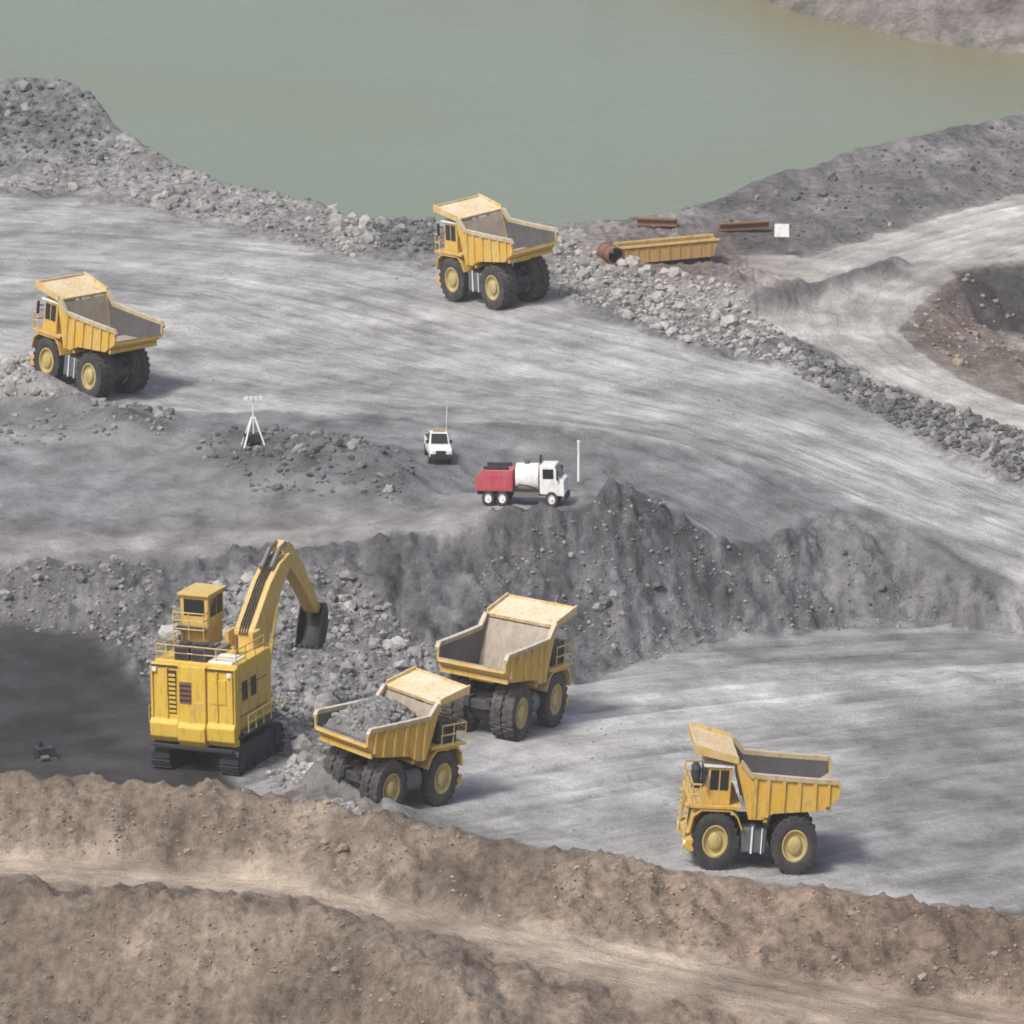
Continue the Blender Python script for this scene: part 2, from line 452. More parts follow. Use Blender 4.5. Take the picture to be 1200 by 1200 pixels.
def Zat(x, y):
    i = int(np.clip(np.searchsorted(xs, x) - 1, 0, NX - 2)); j = int(np.clip(np.searchsorted(ys, y) - 1, 0, NY - 2))
    a = (x - xs[i]) / (xs[i + 1] - xs[i]); b = (y - ys[j]) / (ys[j + 1] - ys[j])
    return float((ZF[j, i] * (1 - a) + ZF[j, i + 1] * a) * (1 - b) + (ZF[j + 1, i] * (1 - a) + ZF[j + 1, i + 1] * a) * b)


def GP(u, v):
    """point of the built ground seen at photo pixel (u, v), marching out from the camera"""
    dx, dy = (u - 600) / CAM_F, (600 - v) / CAM_F
    d = (dx, dy * ST + CT, dy * CT - ST)
    t = 400.0
    while t < 1200:
        x, y, z = d[0] * t, d[1] * t, CAM_H + d[2] * t
        if z <= Zat(x, y):
            break
        t += .25
    return Vector((x, y, Zat(x, y)))


def pix(p):
    x, y, z = p[0], p[1], p[2] - CAM_H
    f = y * CT - z * ST; u_ = y * ST + z * CT
    return (600 + CAM_F * x / f, 600 - CAM_F * u_ / f)


# level the ground under the machines
PADS = []


def pad(cx, cy, rx, ry, ang=0, tilt=1.0, soft=.45):
    global ZF
    c, s = math.cos(ang), math.sin(ang)
    a = ((GX - cx) * c + (GY - cy) * s) / rx; b = (-(GX - cx) * s + (GY - cy) * c) / ry
    d = np.maximum(np.abs(a), np.abs(b))
    w = 1 - sstep(1.0, 1.0 + soft, d)
    k = d < 1.0
    A = np.c_[GX[k], GY[k], np.ones(k.sum())]
    co = np.linalg.lstsq(A, ZF[k], rcond=None)[0]
    co = np.array([co[0] * tilt, co[1] * tilt, co[2] + (1 - tilt) * (co[0] * cx + co[1] * cy)])
    pl = co[0] * GX + co[1] * GY + co[2]
    ZF = ZF * (1 - w) + pl * w
    return co


# ------------------------------------------------------------------ materials
def mat(name):
    m = bpy.data.materials.new(name); m.use_nodes = True
    nt = m.node_tree
    return m, nt, nt.nodes['Principled BSDF']


def nd(nt, t, **kw):
    n = nt.nodes.new(t)
    for k_, v_ in kw.items():
        if k_ in n.inputs.keys():
            n.inputs[k_].default_value = v_
        else:
            setattr(n, k_, v_)
    return n


def mathn(nt, op, a, b=None):
    n = nt.nodes.new('ShaderNodeMath'); n.operation = op
    for i_, q in enumerate((a, b)):
        if q is None:
            continue
        if isinstance(q, (int, float)):
            n.inputs[i_].default_value = q
        else:
            nt.links.new(q, n.inputs[i_])
    return n.outputs[0]


def noise(nt, vec, scale, detail=4, rough=.55):
    n = nd(nt, 'ShaderNodeTexNoise', Scale=scale, Detail=detail, Roughness=rough)
    if vec is not None:
        nt.links.new(vec, n.inputs['Vector'])
    return n.outputs['Fac']


def mapping(nt, vec, scale):
    n = nt.nodes.new('ShaderNodeMapping'); n.inputs['Scale'].default_value = scale
    nt.links.new(vec, n.inputs['Vector'])
    return n.outputs[0]


def ground_mat():
    m, nt, b = mat('ground_mix')
    lk = nt.links.new
    ca = nd(nt, 'ShaderNodeAttribute', attribute_name='albedo')
    wa_ = nd(nt, 'ShaderNodeAttribute', attribute_name='weights')
    fa = nd(nt, 'ShaderNodeAttribute', attribute_name='flow')
    sep = nt.nodes.new('ShaderNodeSeparateColor'); lk(wa_.outputs['Color'], sep.inputs[0])
    geo = nt.nodes.new('ShaderNodeNewGeometry')
    pos = geo.outputs['Position']
    nv = nd(nt, 'ShaderNodeTexNoise', Scale=.16, Detail=3)
    lk(pos, nv.inputs['Vector'])
    off = nt.nodes.new('ShaderNodeVectorMath'); off.operation = 'MULTIPLY_ADD'
    lk(nv.outputs['Color'], off.inputs[0]); off.inputs[1].default_value = (6, 3.2, 0); lk(fa.outputs['Vector'], off.inputs[2])
    st1 = noise(nt, mapping(nt, off.outputs[0], (.075, .34, 1)), 1.0, 6, .62)
    st2 = noise(nt, mapping(nt, off.outputs[0], (.16, 1.6, 1)), 1.0, 4, .65)
    pat = noise(nt, pos, .22, 5, .6)
    gul = noise(nt, mapping(nt, pos, (.8, .16, .22)), 1.0, 5, .65)
    spk = noise(nt, pos, 1.3, 5, .7)
    fin = noise(nt, pos, 5.0, 4, .65)
    a = mathn(nt, 'MULTIPLY', mathn(nt, 'SUBTRACT', st1, .5), 1.25)
    a = mathn(nt, 'ADD', a, mathn(nt, 'MULTIPLY', mathn(nt, 'SUBTRACT', st2, .5), mathn(nt, 'MULTIPLY', pat, 1.3)))
    a = mathn(nt, 'MULTIPLY', a, sep.outputs[0])
    g = mathn(nt, 'MULTIPLY', mathn(nt, 'MULTIPLY', mathn(nt, 'SUBTRACT', gul, .5), 1.9), sep.outputs[1])
    s = mathn(nt, 'MULTIPLY', mathn(nt, 'MULTIPLY', mathn(nt, 'SUBTRACT', spk, .5), 2.0), mathn(nt, 'ADD', sep.outputs[2], .32))
    f = mathn(nt, 'MULTIPLY', mathn(nt, 'SUBTRACT', fin, .5), .8)
    tot = mathn(nt, 'ADD', mathn(nt, 'ADD', a, g), mathn(nt, 'ADD', s, f))
    tot = mathn(nt, 'ADD', tot, mathn(nt, 'MULTIPLY', mathn(nt, 'SUBTRACT', pat, .5), 1.2))
    tot = mathn(nt, 'MAXIMUM', mathn(nt, 'ADD', tot, 1.0), .35)
    vm = nt.nodes.new('ShaderNodeVectorMath'); vm.operation = 'SCALE'
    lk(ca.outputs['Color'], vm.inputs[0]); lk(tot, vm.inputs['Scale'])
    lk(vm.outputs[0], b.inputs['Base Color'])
    b.inputs['Roughness'].default_value = .92
    b.inputs['Specular IOR Level'].default_value = .2
    bmp = nd(nt, 'ShaderNodeBump', Strength=.8, Distance=.35)
    hsum = mathn(nt, 'ADD', mathn(nt, 'MULTIPLY', fin, .6), mathn(nt, 'ADD', spk, mathn(nt, 'MULTIPLY', st2, sep.outputs[0])))
    lk(hsum, bmp.inputs['Height']); lk(bmp.outputs[0], b.inputs['Normal'])
    return m


def rock_mat(name, c, var=.35):
    m, nt, b = mat(name)
    lk = nt.links.new
    oi = nt.nodes.new('ShaderNodeObjectInfo')
    geo = nt.nodes.new('ShaderNodeNewGeometry')
    n1 = noise(nt, geo.outputs['Position'], .9, 4)
    n2 = noise(nt, geo.outputs['Position'], 4.5, 4, .65)
    t = mathn(nt, 'ADD', mathn(nt, 'MULTIPLY', n1, 1.1), mathn(nt, 'MULTIPLY', n2, .8))
    t = mathn(nt, 'ADD', t, mathn(nt, 'MULTIPLY', geo.outputs['Random Per Island'], var * 2))
    t = mathn(nt, 'ADD', t, .05 - var)
    vm = nt.nodes.new('ShaderNodeVectorMath'); vm.operation = 'SCALE'
    vm.inputs[0].default_value = c
    lk(t, vm.inputs['Scale']); lk(vm.outputs[0], b.inputs['Base Color'])
    b.inputs['Roughness'].default_value = .9
    b.inputs['Specular IOR Level'].default_value = .25
    bmp = nd(nt, 'ShaderNodeBump', Strength=.5, Distance=.12)
    lk(n2, bmp.inputs['Height']); lk(bmp.outputs[0], b.inputs['Normal'])
    return m


def paint(name, c, dust=(.30, .27, .23), amount=.5, rough=.5, metal=0.0, scale=.55, grime=.55):
    """paint or bare metal with dust lying on the upward faces and scuffs"""
    m, nt, b = mat(name)
    lk = nt.links.new
    tc = nt.nodes.new('ShaderNodeTexCoord')
    geo = nt.nodes.new('ShaderNodeNewGeometry')
    sp = nt.nodes.new('ShaderNodeSeparateXYZ'); lk(geo.outputs['Normal'], sp.inputs[0])
    n1 = noise(nt, tc.outputs['Object'], scale, 5, .65)
    n2 = noise(nt, mapping(nt, tc.outputs['Object'], (2.2, 2.2, .5)), 1.6, 4, .6)
    upf = mathn(nt, 'MAXIMUM', sp.outputs['Z'], 0.0)
    at_ = nd(nt, 'ShaderNodeAttribute', attribute_type='OBJECT', attribute_name='dust')
    d = mathn(nt, 'ADD', mathn(nt, 'MULTIPLY', upf, .45), mathn(nt, 'MULTIPLY', mathn(nt, 'SUBTRACT', n1, .35), 1.5))
    d = mathn(nt, 'ADD', d, mathn(nt, 'MULTIPLY', mathn(nt, 'SUBTRACT', n2, .5), .8))
    d = mathn(nt, 'MULTIPLY', d, mathn(nt, 'ADD', at_.outputs['Fac'], amount))
    cl = nt.nodes.new('ShaderNodeClamp'); lk(d, cl.inputs[0]); cl.inputs['Max'].default_value = .93
    mx = nt.nodes.new('ShaderNodeMix'); mx.data_type = 'RGBA'
    lk(cl.outputs[0], mx.inputs['Factor'])
    mx.inputs[6].default_value = (*c, 1); mx.inputs[7].default_value = (*dust, 1)
    n3 = noise(nt, mapping(nt, tc.outputs['Object'], (1.3, 1.3, .35)), 2.3, 5, .7)
    n4 = noise(nt, tc.outputs['Object'], 6.0, 4, .7)
    dk_ = mathn(nt, 'MULTIPLY', mathn(nt, 'SUBTRACT', mathn(nt, 'ADD', n3, mathn(nt, 'MULTIPLY', n4, .3)), .66), 2.2)
    cl2 = nt.nodes.new('ShaderNodeClamp'); lk(dk_, cl2.inputs[0]); cl2.inputs['Max'].default_value = grime
    mx2 = nt.nodes.new('ShaderNodeMix'); mx2.data_type = 'RGBA'
    lk(cl2.outputs[0], mx2.inputs['Factor']); lk(mx.outputs[2], mx2.inputs[6]); mx2.inputs[7].default_value = (.10, .075, .055, 1)
    lk(mx2.outputs[2], b.inputs['Base Color'])
    b.inputs['Metallic'].default_value = metal
    rr = mathn(nt, 'ADD', mathn(nt, 'MULTIPLY', cl.outputs[0], .9 - rough), rough)
    lk(rr, b.inputs['Roughness'])
    b.inputs['Specular IOR Level'].default_value = .35
    return m


M = {}
M['ground'] = ground_mat()
M['rock'] = rock_mat('grey_rock', (.21, .208, .205))
M['rock_pale'] = rock_mat('pale_rock', (.31, .305, .29))
M['rock_dark'] = rock_mat('dark_rock', (.12, .12, .122))
M['rock_brown'] = rock_mat('brown_rock', (.24, .20, .16))
M['yellow'] = paint('yellow_paint', (.60, .375, .055), (.60, .50, .36), .45)
M['body_yellow'] = paint('worn_yellow_body', (.60, .375, .05), (.62, .50, .34), .5)
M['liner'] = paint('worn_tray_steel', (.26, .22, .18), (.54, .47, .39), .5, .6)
M['tray_shade'] = paint('shaded_tray_side', (.085, .085, .095), (.24, .22, .20), .4, .6)  # tray side steel, with the shade inside the tray painted into its colour
M['rail_dusty'] = paint('dusty_rail', (.42, .33, .17), (.56, .51, .45), .9, .7)
M['canopy'] = paint('dusty_canopy', (.58, .40, .13), (.70, .60, .45), .95, .7, grime=.3)
M['shovel_yellow'] = paint('shovel_yellow', (.64, .43, .055), (.58, .46, .22), .3, grime=.35)
M['boom_yellow'] = paint('boom_yellow', (.58, .40, .10), (.58, .48, .31), .45)
M['tyre'] = paint('tyre_rubber', (.028, .028, .032), (.20, .19, .18), .34, .85)
M['rim'] = paint('rim_yellow', (.48, .38, .13), (.42, .38, .28), .5)
M['frame'] = paint('dark_frame', (.022, .025, .034), (.15, .145, .15), .28, .6)
M['tank'] = paint('tank_grey', (.10, .125, .14), (.26, .25, .24), .4, .5)
M['steel'] = paint('worn_steel', (.22, .215, .21), (.30, .28, .26), .4, .45, .6)
M['fan_blue'] = paint('dark_violet_housing', (.06, .055, .11), (.25, .24, .26), .25, .5)
M['rail'] = paint('rail_yellow', (.58, .42, .14), (.45, .4, .3), .3)
M['grille'] = paint('grille_black', (.022, .022, .025), (.16, .15, .14), .3, .6)
M['rust'] = paint('rusty_steel', (.20, .095, .055), (.26, .20, .16), .4, .8)
M['ochre'] = paint('ochre_paint', (.44, .27, .09), (.30, .21, .14), .7, .7, grime=.7)
M['white'] = paint('white_paint', (.80, .80, .78), (.5, .48, .45), .3, .45, grime=.2)
M['red'] = paint('red_paint', (.46, .055, .08), (.45, .34, .33), .42, .5)
M['black'] = paint('black_plastic', (.02, .02, .022), (.14, .14, .14), .2, .6)
m, nt, b = mat('cab_glass')
b.inputs['Base Color'].default_value = (.02, .022, .026, 1); b.inputs['Roughness'].default_value = .08
M['glass'] = m
m, nt, b = mat('lamp_lens')
b.inputs['Base Color'].default_value = (.75, .75, .72, 1); b.inputs['Roughness'].default_value = .2
M['lens'] = m


# ------------------------------------------------------------------ mesh helper
class MB:
    def __init__(s, K=1.0):
        s.v, s.f, s.K = [], [], K

    def add(s, vs, fs):
        o = len(s.v)
        s.v += [tuple(q) for q in vs]; s.f += [tuple(i_ + o for i_ in q) for q in fs]
        return s

    def box(s, x0, x1, y0, y1, z0, z1):
        vs = [(x, y, z) for z in (z0, z1) for y in (y0, y1) for x in (x0, x1)]
        return s.add(vs, [(0, 2, 3, 1), (4, 5, 7, 6), (0, 1, 5, 4), (2, 6, 7, 3), (0, 4, 6, 2), (1, 3, 7, 5)])

    def hexa(s, p):
        """8 points: bottom ring of four, top ring of four"""
        return s.add(p, [(3, 2, 1, 0), (4, 5, 6, 7), (0, 1, 5, 4), (1, 2, 6, 5), (2, 3, 7, 6), (3, 0, 4, 7)])

    def prism(s, prof, y0, y1):
        """profile in x, z, extruded along y"""
        n = len(prof)
        vs = [(p[0], y0, p[1]) for p in prof] + [(p[0], y1, p[1]) for p in prof]
        fs = [tuple(range(n)), tuple(range(2 * n - 1, n - 1, -1))] + [(i_, i_ + n, (i_ + 1) % n + n, (i_ + 1) % n) for i_ in range(n)]
        return s.add(vs, fs)

    def strip(s, prof, th, y0, y1):
        """plate following the profile in x, z with thickness th downwards/behind"""
        n = len(prof)
        low = []
        for i_, p in enumerate(prof):
            a = prof[max(i_ - 1, 0)]; c = prof[min(i_ + 1, n - 1)]
            dx, dz = c[0] - a[0], c[1] - a[1]; ln = math.hypot(dx, dz)
            low.append((p[0] + dz / ln * th, p[1] - dx / ln * th))
        return s.prism(list(prof) + low[::-1], y0, y1)

    def tube(s, p0, p1, r0, r1=None, n=10, cap=True):
        r1 = r0 if r1 is None else r1
        p0, p1 = Vector(p0), Vector(p1)
        d = (p1 - p0).normalized()
        a = d.orthogonal().normalized(); c = d.cross(a)
        vs = []
        for p, r_ in ((p0, r0), (p1, r1)):
            for i_ in range(n):
                t = 2 * math.pi * i_ / n
                vs.append(p + a * (math.cos(t) * r_) + c * (math.sin(t) * r_))
        fs = [(i_, (i_ + 1) % n, (i_ + 1) % n + n, i_ + n) for i_ in range(n)]
        if cap:
            fs += [tuple(range(n - 1, -1, -1)), tuple(range(n, 2 * n))]
        return s.add(vs, fs)

    def path(s, pts, r, n=6):
        for a, c in zip(pts[:-1], pts[1:]):
            s.tube(a, c, r, n=n)
        return s

    def lathe(s, prof, cx, cy, cz, n=32):
        """profile (radius, y) turned about the y axis through (cx, cy, cz)"""
        k_ = len(prof)
        vs = []
        for i_ in range(n):
            t = 2 * math.pi * i_ / n
            for (r_, y) in prof:
                vs.append((cx + math.cos(t) * r_, cy + y, cz + math.sin(t) * r_))
        fs = []
        for i_ in range(n):
            j_ = (i_ + 1) % n
            for q in range(k_ - 1):
                fs.append((i_ * k_ + q, i_ * k_ + q + 1, j_ * k_ + q + 1, j_ * k_ + q))
        return s.add(vs, fs)

    def build(s, name, material, parent=None, bevel=0.0, smooth=False):
        me = bpy.data.meshes.new(name)
        me.from_pydata([KT3(x, y, z) if callable(s.K) else (x, y, z * s.K) for x, y, z in s.v], [], s.f)
        bm = bmesh.new(); bm.from_mesh(me)
        bmesh.ops.remove_doubles(bm, verts=bm.verts, dist=1e-5)
        bmesh.ops.recalc_face_normals(bm, faces=bm.faces)
        if bevel:
            ed = [e for e in bm.edges if len(e.link_faces) == 2 and e.calc_face_angle(0) > .5]
            bmesh.ops.bevel(bm, geom=ed, offset=bevel, segments=2, affect='EDGES', profile=.5)
        bm.to_mesh(me); bm.free()
        if smooth:
            me.polygons.foreach_set('use_smooth', [True] * len(me.polygons))
            try:
                me.set_sharp_from_angle(angle=R(40))
            except Exception:
                pass
        me.materials.append(M[material])
        o = bpy.data.objects.new(name, me); col.objects.link(o)
        o.parent = parent
        return o


def thing(name, label=None, cat=None, group=None, loc=(0, 0, 0)):
    o = bpy.data.objects.new(name, None); col.objects.link(o)
    o.location = loc
    o.empty_display_size = .5
    if label:
        o['label'] = label; o['category'] = cat
    if group:
        o['group'] = group
    return o


def copy_tree(o, parent=None, dust=None):
    c = o.copy(); col.objects.link(c); c.parent = parent
    if dust is not None:
        c['dust'] = dust
    for ch in [q for q in o.children]:
        copy_tree(ch, c, dust)
    return c


def set_dust(o, d):
    o['dust'] = d
    for ch in o.children:
        set_dust(ch, d)


# ------------------------------------------------------------------ rigid haul truck
KZ = 1.33


def KT(z):
    return 1.33 * (z if z < 3.3 else 3.3 + (z - 3.3) * 1.24)


def KT3(x, y, z):
    return (x if x > -1.7 else -1.7 + (x + 1.7) * .75, y * .93, KT(z))


TYRE_R = 1.62


def wheel(parent, x, y, side, w, K=KZ, r=TYRE_R, z=None, rimmat='rim', lugs=22):
    z = r if z is None else z
    t = MB(K)
    h = w / 2
    t.lathe([(r * .56, -h * .86), (r * .66, -h), (r * .86, -h), (r * .955, -h * .86), (r * .97, -h * .5), (r * .97, h * .5), (r * .955, h * .86), (r * .86, h), (r * .66, h), (r * .56, h * .86)], x, y, z, 36)
    for i_ in range(lugs):
        for sg in (-1, 1):
            a = 2 * math.pi * (i_ + (.5 if sg > 0 else 0)) / lugs
            da = .085 * 22 / lugs
            ring = []
            for rr in (r * .93, r * 1.0):
                for (yy_, aa) in ((sg * h * .05, a - da), (sg * h * .97, a - da * .7), (sg * h * .97, a + da * .7), (sg * h * .05, a + da)):
                    ring.append((x + math.cos(aa) * rr, y + yy_, z + math.sin(aa) * rr))
            t.hexa(ring)
    ty = t.build('tyre', 'tyre', None, smooth=True)
    wh = MB(K)
    s = side
    wh.lathe([(r * .575, -h * .8), (r * .575, s * h * .82), (r * .5, s * h * .86), (r * .47, s * h * .45), (r * .30, s * h * .35), (r * .28, s * h * .8), (r * .20, s * h * .95), (.001, s * h * .97)], x, y, z, 28)
    wh.lathe([(r * .575, -s * h * .8), (.001, -s * h * .6)], x, y, z, 20)
    rim = wh.build('wheel', rimmat, parent, smooth=True)
    ty.parent = rim
    return rim


def make_truck():
    T = thing('haul_truck')
    # chassis
    c = MB(KT)
    for s in (-1, 1):
        c.prism([(-1.6, 1.75), (3.6, 1.55), (6.9, 1.55), (6.9, 2.15), (3.6, 2.25), (-1.6, 2.35)], s * .95 - .22, s * .95 + .22)
    for x in (-1.2, 1.9, 4.2, 6.4):
        c.box(x - .18, x + .18, -.95, .95, 1.65, 2.15)
    c.build('chassis', 'frame', T, bevel=.03)
    MB(KT).tube((0, -2.4, TYRE_R), (0, 2.4, TYRE_R), .62, n=20).tube((0, -.9, TYRE_R), (0, .9, TYRE_R), .85, n=20).build('rear_axle', 'frame', T, smooth=True)
    MB(KT).tube((5.6, -2.0, TYRE_R), (5.6, 2.0, TYRE_R), .34, n=14).build('front_axle', 'frame', T, smooth=True)
    for s in (-1, 1):
        st = MB(KT).tube((5.5, s * 1.62, 1.5), (5.3, s * 1.62, 3.2), .3, n=12)
        st.build('suspension_strut', 'steel', T, smooth=True)
        wheel(T, 5.6, s * 2.36, s, .96)
        w_ = wheel(T, 0, s * 2.6, s, .96)
        wheel(T, 0, s * 1.58, s, .96)
        hc = MB(KT).tube((2.3, s * 1.32, 1.6), (1.75, s * 1.32, 2.5), .24, n=12).tube((1.75, s * 1.32, 2.5), (1.5, s * 1.1, 3.4), .16, n=10)
        hc.build('hoist_cylinder', 'steel', T, smooth=True)
    MB(KT).box(1.95, 3.75, 1.3, 2.65, 1.0, 2.35).build('fuel_tank', 'tank', T, bevel=.14)
    MB(KT).tube((2.1, -2.0, 1.65), (3.7, -2.0, 1.65), .62, n=20).build('hydraulic_tank', 'tank', T, smooth=True)
    a = MB(KT).tube((3.0, 2.75, 1.0), (3.0, 2.75, 2.5), .07, n=8).tube((2.3, 2.72, 1.0), (2.3, 2.72, 2.4), .05, n=8)
    a.build('tank_pipes', 'white', T)
    # nose
    MB(KT).hexa([(5.3, -1.5, 1.75), (7.25, -1.5, 1.75), (7.25, 1.5, 1.75), (5.3, 1.5, 1.75), (5.3, -1.5, 3.38), (7.1, -1.5, 3.38), (7.1, 1.5, 3.38), (5.3, 1.5, 3.38)]).build('engine_hood', 'yellow', T, bevel=.05)
    g = MB(KT).hexa([(7.26, -1.25, 1.9), (7.34, -1.25, 1.9), (7.34, 1.25, 1.9), (7.26, 1.25, 1.9), (7.14, -1.25, 3.25), (7.22, -1.25, 3.25), (7.22, 1.25, 3.25), (7.14, 1.25, 3.25)]).build('radiator_grille', 'grille', T)
    for i_ in range(9):
        z = 2.0 + i_ * .14
        x = 7.345 - (z - 1.9) * .089
        MB(KT).box(x, x + .04, -1.22, 1.22, z, z + .045).build('slat', 'frame', g)
    bp = MB(KT).prism([(6.9, .95), (7.6, 1.05), (7.65, 1.65), (6.9, 1.7)], -2.95, 2.95).build('bumper', 'yellow', T, bevel=.05)
    for s in (-1, 1):
        for k_ in (0, 1):
            y = s * (2.05 + k_ * .45)
            MB(KT).lathe([(.001, 0), (.17, 0), (.19, .04), (.19, .12)], 0, 0, 0, 14).build('headlight', 'lens', bp, smooth=True)
            hl = bp.children[-1]
            hl.rotation_euler = (0, 0, R(90)); hl.location = (7.76, y * .93, 1.36 * KZ)
    # fenders over the front wheels and the deck
    for s in (-1, 1):
        y0, y1 = sorted((s * 1.55, s * 3.12))
        MB(KT).strip([(3.75, 2.35), (4.1, 3.0), (4.6, 3.38), (6.7, 3.38), (7.3, 3.0), (7.5, 2.2)], .09, y0, y1).build('fender', 'yellow', T)
    dk = MB(KT).box(3.95, 7.55, -3.2, 3.2, 3.42, 3.54).build('deck', 'yellow', T)
    rl = MB(KT)
    rr = .045
    for (x, y) in ((7.45, 3.12), (7.45, 1.6), (7.45, 0), (7.45, -1.6), (7.45, -3.12), (6.2, -3.12), (5.0, -3.12), (6.9, 3.12)):
        rl.tube((x, y, 3.54), (x, y, 4.45), rr, n=6)
    for z in (4.0, 4.45):
        rl.path([(6.8, 3.12, z), (7.45, 3.12, z), (7.45, -3.12, z), (4.9, -3.12, z)], rr)
    rl.build('handrail', 'rail', T)
    # stairs crossing the nose on both sides
    for s in (-1, 1):
        ld = MB(KT)
        for q in (0, .5):
            ld.tube((7.75, s * (1.7 + q), 1.0), (7.55, s * (1.7 + q), 3.5), .05, n=6)
        for i_ in range(8):
            z = 1.1 + i_ * .32
            ld.box(7.55, 7.8, min(s * 1.7, s * 2.2), max(s * 1.7, s * 2.2), z, z + .05)
        ld.build('ladder', 'rail', T)
    # cab
    cab = MB(KT).hexa([(4.75, .75, 3.54), (6.55, .75, 3.54), (6.55, 2.85, 3.54), (4.75, 2.85, 3.54), (4.75, .75, 5.2), (6.35, .75, 5.2), (6.35, 2.85, 5.2), (4.75, 2.85, 5.2)]).build('cab', 'yellow', T, bevel=.06)
    MB(KT).box(4.6, 6.75, .62, 2.98, 5.2, 5.32).build('cab_roof', 'white', cab, bevel=.03)
    MB(KT).hexa([(6.46, .95, 4.25), (6.50, .95, 4.25), (6.50, 2.65, 4.25), (6.46, 2.65, 4.25), (6.36, .95, 5.08), (6.40, .95, 5.08), (6.40, 2.65, 5.08), (6.36, 2.65, 5.08)]).build('window', 'glass', cab)
    for x0, x1 in ((4.95, 5.55), (5.65, 6.25)):
        MB(KT).box(x0, x1, 2.84, 2.875, 4.2, 5.08).build('window', 'glass', cab)
        MB(KT).box(x0, x1, .725, .76, 4.2, 5.08).build('window', 'glass', cab)
    MB(KT).box(4.73, 4.76, 1.0, 2.6, 4.3, 5.05).build('window', 'glass', cab)
    MB(KT).path([(6.5, 2.9, 4.9), (6.75, 3.3, 4.9)], .04).box(6.70, 6.78, 3.2, 3.5, 4.45, 5.15).build('mirror', 'black', T)
    MB(KT).box(4.9, 6.3, -2.75, -.7, 3.54, 4.6).build('electrical_cabinet', 'frame', T, bevel=.05)
    for y in (-2.4, -1.6):
        MB(KT).tube((6.75, y, 3.54), (6.75, y, 4.35), .3, n=16).tube((6.75, y, 4.35), (6.75, y, 4.5), .34, .2, n=16).build('air_cleaner', 'frame', T, smooth=True)
    # tray: level sides, high sloping front wall under the canopy
    floor_ = [(-3.2, 4.25), (-1.7, 3.72), (1.7, 3.5), (2.5, 3.12), (3.2, 3.2), (4.3, 5.35)]
    side = [(-3.2, 4.08), (-1.7, 3.54), (1.7, 3.32), (2.5, 2.95), (3.4, 2.95), (4.55, 5.50), (4.1, 5.46), (3.4, 4.95), (1.0, 4.88), (-1.0, 4.84), (-3.0, 4.82), (-3.3, 4.6)]
    rim_x, rim_z = [-3.0, -1.0, 1.0, 3.4, 4.1], [4.82, 4.84, 4.88, 4.95, 5.46]
    body = MB(KT)
    for s in (-1, 1):
        y0, y1 = sorted((s * 3.02, s * 3.20))
        body.prism(side, y0, y1)
    body.strip([(x, z - .06) for x, z in floor_], .16, -3.02, 3.02)
    B = body.build('dump_body', 'body_yellow', T)
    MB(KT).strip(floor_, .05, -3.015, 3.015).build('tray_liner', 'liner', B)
    for s in (-1, 1):
        y0, y1 = sorted((s * 3.00, s * 3.018))
        MB(KT).prism([(-3.1, 4.24), (-1.7, 3.73), (1.7, 3.51), (2.5, 3.13), (3.2, 3.22), (4.2, 5.35), (4.05, 5.36), (3.38, 4.88), (1.0, 4.81), (-1.0, 4.77), (-3.0, 4.75)], y0, y1).build('side_liner', 'tray_shade', B)  # side plates coloured dark to stand for shade in the tray
        y0, y1 = sorted((s * 3.19, s * 3.36))
        MB(KT).prism([(4.2, 5.36), (4.2, 5.6), (4.05, 5.58), (3.37, 5.07), (1.0, 5.0), (-1.0, 4.96), (-3.05, 4.94), (-3.38, 4.7), (-3.3, 4.55), (-3.0, 4.74), (-1.0, 4.76), (1.0, 4.8), (3.43, 4.87), (4.1, 5.34)], min(s * 2.98, s * 3.36), max(s * 2.98, s * 3.36)).build('top_rail', 'rail_dusty', B)
        for x in (-2.2, -1.1, 0.0, 1.1, 2.2, 3.1):
            zb = float(np.interp(x, [-3.2, -1.7, 1.7, 2.5, 3.4], [4.08, 3.54, 3.32, 2.95, 2.95])) + .04
            zt = float(np.interp(x, rim_x, rim_z)) - .1
            MB(KT).hexa([(x - .16, y0, zb), (x + .16, y0, zb), (x + .16, y1, zb), (x - .16, y1, zb), (x - .12, y0, zt), (x + .12, y0, zt), (x + .12, y1, zt), (x - .12, y1, zt)]).build('rib', 'body_yellow', B)
    for x in (-2.4, -1.0, .6, 2.2):
        zb = float(np.interp(x, [-3.2, -1.7, 1.7, 2.5], [4.03, 3.5, 3.28, 2.9])) - .02
        MB(KT).box(x - .14, x + .14, -(3.1 if abs(x) > 1.7 else 1.1), (3.1 if abs(x) > 1.7 else 1.1), zb - .22, zb).build('floor_beam', 'body_yellow', B)
    cn = MB(KT)
    cn.hexa([(4.36, -3.2, 5.40), (7.3, -3.2, 5.86), (7.3, 3.2, 5.86), (4.36, 3.2, 5.40), (4.30, -3.2, 5.56), (7.3, -3.2, 6.02), (7.3, 3.2, 6.02), (4.30, 3.2, 5.56)])
    C = cn.build('canopy', 'canopy', B, bevel=.02)
    MB(KT).box(7.3, 7.42, -3.2, 3.2, 5.72, 6.12).build('canopy_lip', 'canopy', C)
    for s in (-1, 1):
        MB(KT).hexa([(4.4, s * 3.2 - .06, 5.45), (7.4, s * 3.2 - .06, 5.8), (7.4, s * 3.2 + .06, 5.8), (4.4, s * 3.2 + .06, 5.45), (4.4, s * 3.2 - .06, 5.75), (7.4, s * 3.2 - .06, 6.2), (7.4, s * 3.2 + .06, 6.2), (4.4, s * 3.2 + .06, 5.75)]).build('canopy_side', 'canopy', C)
